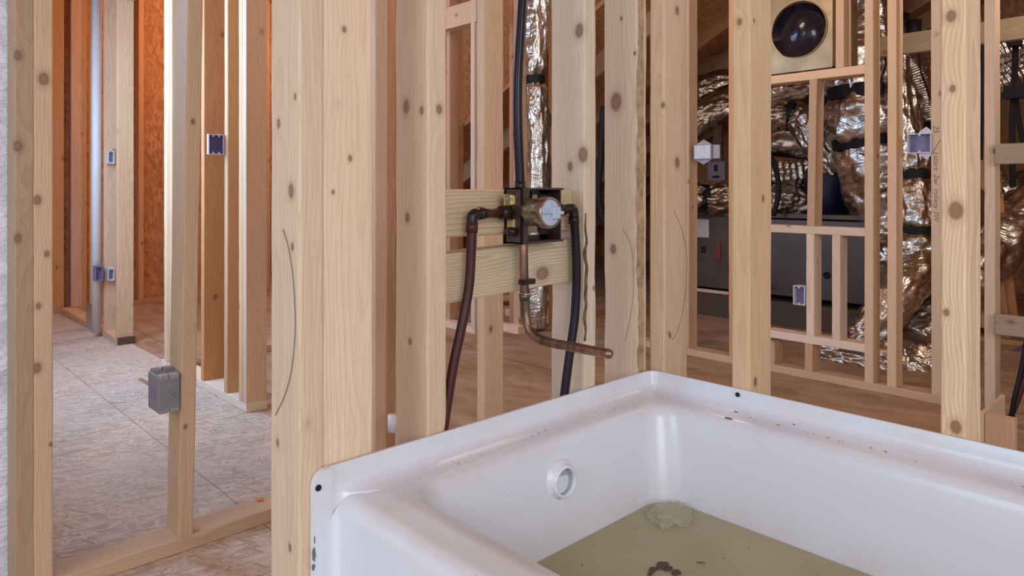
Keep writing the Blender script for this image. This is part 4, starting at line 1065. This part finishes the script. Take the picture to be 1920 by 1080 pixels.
# back plate with windows
for b in ((bl, bl+.014, bb, bt), (br_-.024, br_, bb, bt), (bl, br_, bt-.012, bt), (bl, br_, bb, bb+.012), (-.028, .024, bt-.028, bt-.024), (bl, br_-.03, -.012, .012), (-.006, .020, bb+.028, bb+.034)):
    box_bm(b[0], b[1], .018, .022, b[2], b[3], bm=bm)
link('bracket_plate', bm, BROWNP, val)
bm = bmesh.new()
box_bm(bl, bl+.004, -.022, .022, bb, bt, .001, bm=bm)
box_bm(br_-.003, br_, -.014, .022, bb, bt, .001, bm=bm)
box_bm(bl, br_, -.020, .022, bt-.004, bt, .001, bm=bm)
box_bm(bl, br_, -.020, .022, bb, bb+.004, .001, bm=bm)
box_bm(bl, bl+.020, -.022, -.018, bt-.032, bt, .001, bm=bm)
box_bm(bl, bl+.016, -.022, -.018, bb, bb+.050, .001, bm=bm)
link('bracket_frame', bm, BROWNP, val)
def lat(name, prof, mat, seg=56, close=False, yoff=0, x=0, z=0):
    o = link(name, lathe_bm(prof, seg, close), mat, val, True); o.rotation_euler = (math.pi/2, 0, 0); o.location = (x, yoff, z)
    autosm(o, 40); return o
# body: axis towards -y ; lathe z -> -y
lat('valve_body', [(.001, -.02), (.020, -.02), (.023, -.006), (.0245, .000), (.0245, .048)], BRASS)
lat('trim_ring', [(.0245, .046), (.0268, .046), (.0274, .050), (.0274, .066), (.0262, .069), (.0238, .0692), (.0225, .067)], BRONZE)
lat('grey_cap', [(.0230, .0665), (.0222, .0682), (.001, .0685)], GREYP)
bm = bmesh.new()
box_bm(-.0215, .0215, -.0745, -.068, -.0012, .0012, .0003, bm=bm)
box_bm(-.001, .016, -.0765, -.068, -.010, .010, .0012, bm=bm)
box_bm(-.0012, .0012, -.0720, -.068, -.019, .019, .0003, bm=bm)
link('cap_handle', bm, GREYP, val)
o = link('cap_knob', tube_bm([Vector((.014, -.070, 0)), Vector((.014, -.084, 0))], .0030, 16), GREYP, val, True)
# brass lugs and screw tab
bm = bmesh.new()
box_bm(-.030, -.016, -.006, .012, .012, .030, .003, bm=bm); box_bm(-.030, -.014, -.006, .012, -.032, -.012, .003, bm=bm); box_bm(-.034, .010, .000, .014, -.010, .010, .003, bm=bm)
box_bm(-.020, -.004, -.003, .012, -.044, -.026, .002, bm=bm); box_bm(-.024, .018, .004, .014, -.02, .02, .003, bm=bm)
link('brass_lugs', bm, BRASS_B, val)
link('screw_tab', box_bm(bl-.022, bl, -.001, .001, .012, .032, .0005), BRASS_B, val)
o = link('tab_screw', lathe_bm([(.0003, .002), (.002, .001), (.004, .003), (.0045, 0)], 16), BOXGREY, val, True); o.rotation_euler = (math.pi/2, 0, 0); o.location = (bl-.013, -.001, .023)
tube('stop_stem', [Vector((vx-.005, YV+.006, vz+.030)), Vector((vx+.022, YV+.006, vz+.030))], .008, FITTING, val, 16)
tube('stop_stem', [Vector((vx-.034, YV-.012, vz-.034)), Vector((vx-.026, YV+.01, vz-.034))], .008, FITTING, val, 16)
tube('inlet_stub', [Vector((vx+.010, YV+.004, vz)), Vector((vx+.112, YV+.004, vz))], .0095, FITTING, val, 20)
tube('inlet_stub', [Vector((vx-.030, YV+.004, vz)), Vector((vx-.052, YV+.004, vz-.0005))], .0115, FITTING, val, 20)
# supply pipes
YS = YV+.002
def W(u, v, y=YS):
    x = x_at(u, y); return Vector((x, y, z_at(v, x, y)))
lp = empty('supply_pipe', W(885, 405), 'red-brown supply pipe dropping from the left of the valve', 'pipe', 'supply pipes at the valve')
zc_ = vz-.0005
le = Vector((x_at(886, YS), YS, zc_))
tube('pipe_run', [Vector((vx-.050, YS, zc_)), le+Vector((.012, 0, 0))], .0078, REDPIPE, lp, 20)
tube('elbow', catmull([le+Vector((.020, 0, 0)), le+Vector((.008, 0, 0)), le+Vector((.001, 0, -.003)), le+Vector((-.001, 0, -.010)), le+Vector((-.001, 0, -.022))], 6), .0092, FITTING, lp, 20)
tube('collar', [le+Vector((.014, 0, 0)), le+Vector((.024, 0, 0))], .0105, FITTING, lp, 20)
tube('collar', [le+Vector((-.001, 0, -.015)), le+Vector((-.002, 0, -.032))], .0102, REDPIPE, lp, 20)
tube('pipe_drop', catmull([le+Vector((-.001, 0, -.020)), W(884, 450), W(880, 530), W(868, 600), W(851, 680), W(838, 760), W(829, 820), W(820, 890)], 8), .0082, REDPIPE, lp, 20)
re_ = Vector((x_at(1075, YS), YS, vz+.004))
rp = empty('supply_pipe', re_, 'dark purple supply pipe dropping from the right of the valve', 'pipe', 'supply pipes at the valve')
tube('collar', [Vector((vx+.090, YS, vz+.001)), Vector((vx+.105, YS, vz+.002))], .0112, FITTING, rp, 20)
tube('elbow', catmull([Vector((vx+.102, YS, vz+.001)), re_+Vector((-.008, 0, 0)), re_+Vector((-.001, 0, -.003)), re_+Vector((.001, 0, -.010)), re_+Vector((.001, 0, -.02))], 6), .0092, FITTING, rp, 20)
tube('collar', [re_+Vector((.001, 0, -.015)), re_+Vector((.0015, 0, -.030))], .0105, FITTING, rp, 20)
tube('pipe_drop', catmull([re_+Vector((.001, 0, -.018)), W(1079, 450), W(1081, 520), W(1078, 590), W(1070, 650), W(1062, 710), W(1056, 760), W(1050, 820)], 8), .0086, DARKPIPE, rp, 20)
# riser hose
rh = empty('riser_hose', W(976, 350), 'dark purple riser hose curving up from the valve', 'pipe', 'supply pipes at the valve')
tube('hose_run', catmull([W(975, 372), W(975, 340), W(971, 240), W(971, 150), W(976, 60), W(981, -20), W(986, -110)], 8), .0084, DARKPIPE, rh, 24)
tube('collar', [W(975, 358), W(975, 340)], .0098, FITTING, rh, 20)
# copper spout stub
cp = empty('spout_pipe', W(985, 600), 'tarnished copper spout pipe bending out over the tub', 'pipe')
YC = YV-.006
c0 = W(981, 440, YC); c1 = W(984, 560, YC); cz = z_at(632, c1.x, YC); cxx = c1.x
path = catmull([c0, W(982, 500, YC), W(984, 560, YC), Vector((cxx+.002, YC, cz+.04)), Vector((cxx+.002, YC-.012, cz+.012)), Vector((cxx+.003, YC-.045, cz)), Vector((cxx+.003, YC-.12, cz)), Vector((cxx+.004, y_at(1141, cxx+.004), cz+.001))], 8)
tube('copper_run', path, .0080, COPPER, cp, 24, round_end=True)
tube('solder_joint', [W(983, 549, YC), W(984, 562, YC)], .0098, COPPER, cp, 20)
tube('solder_joint', [W(984, 549, YC), W(984, 552, YC)], .0106, ZINC, cp, 20)
link('pipe_clip', box_bm(-.012, .018, -.003, .012, -.006, .004, .002), FITTING, cp).location = W(984, 527, YC)-cp.location+Vector((0, -.007, 0))
# pipes at the far right edge
tag(tube('supply_line', catmull([P(1925, 640, 2.75), P(1914, 700, 2.75), P(1903, 745, 2.75), P(1896, 785, 2.75), P(1890, 796, 2.75)], 8), .010, DARKPIPE), 'dark pipe curving down at the right edge of the frame', 'pipe')
tag(tube('supply_line', catmull([P(1930, 690, 2.82), P(1914, 735, 2.82), P(1902, 768, 2.82), P(1890, 785, 2.82)], 8), .009, REDPIPE), 'red-brown pipe behind the dark one at the right edge', 'pipe')
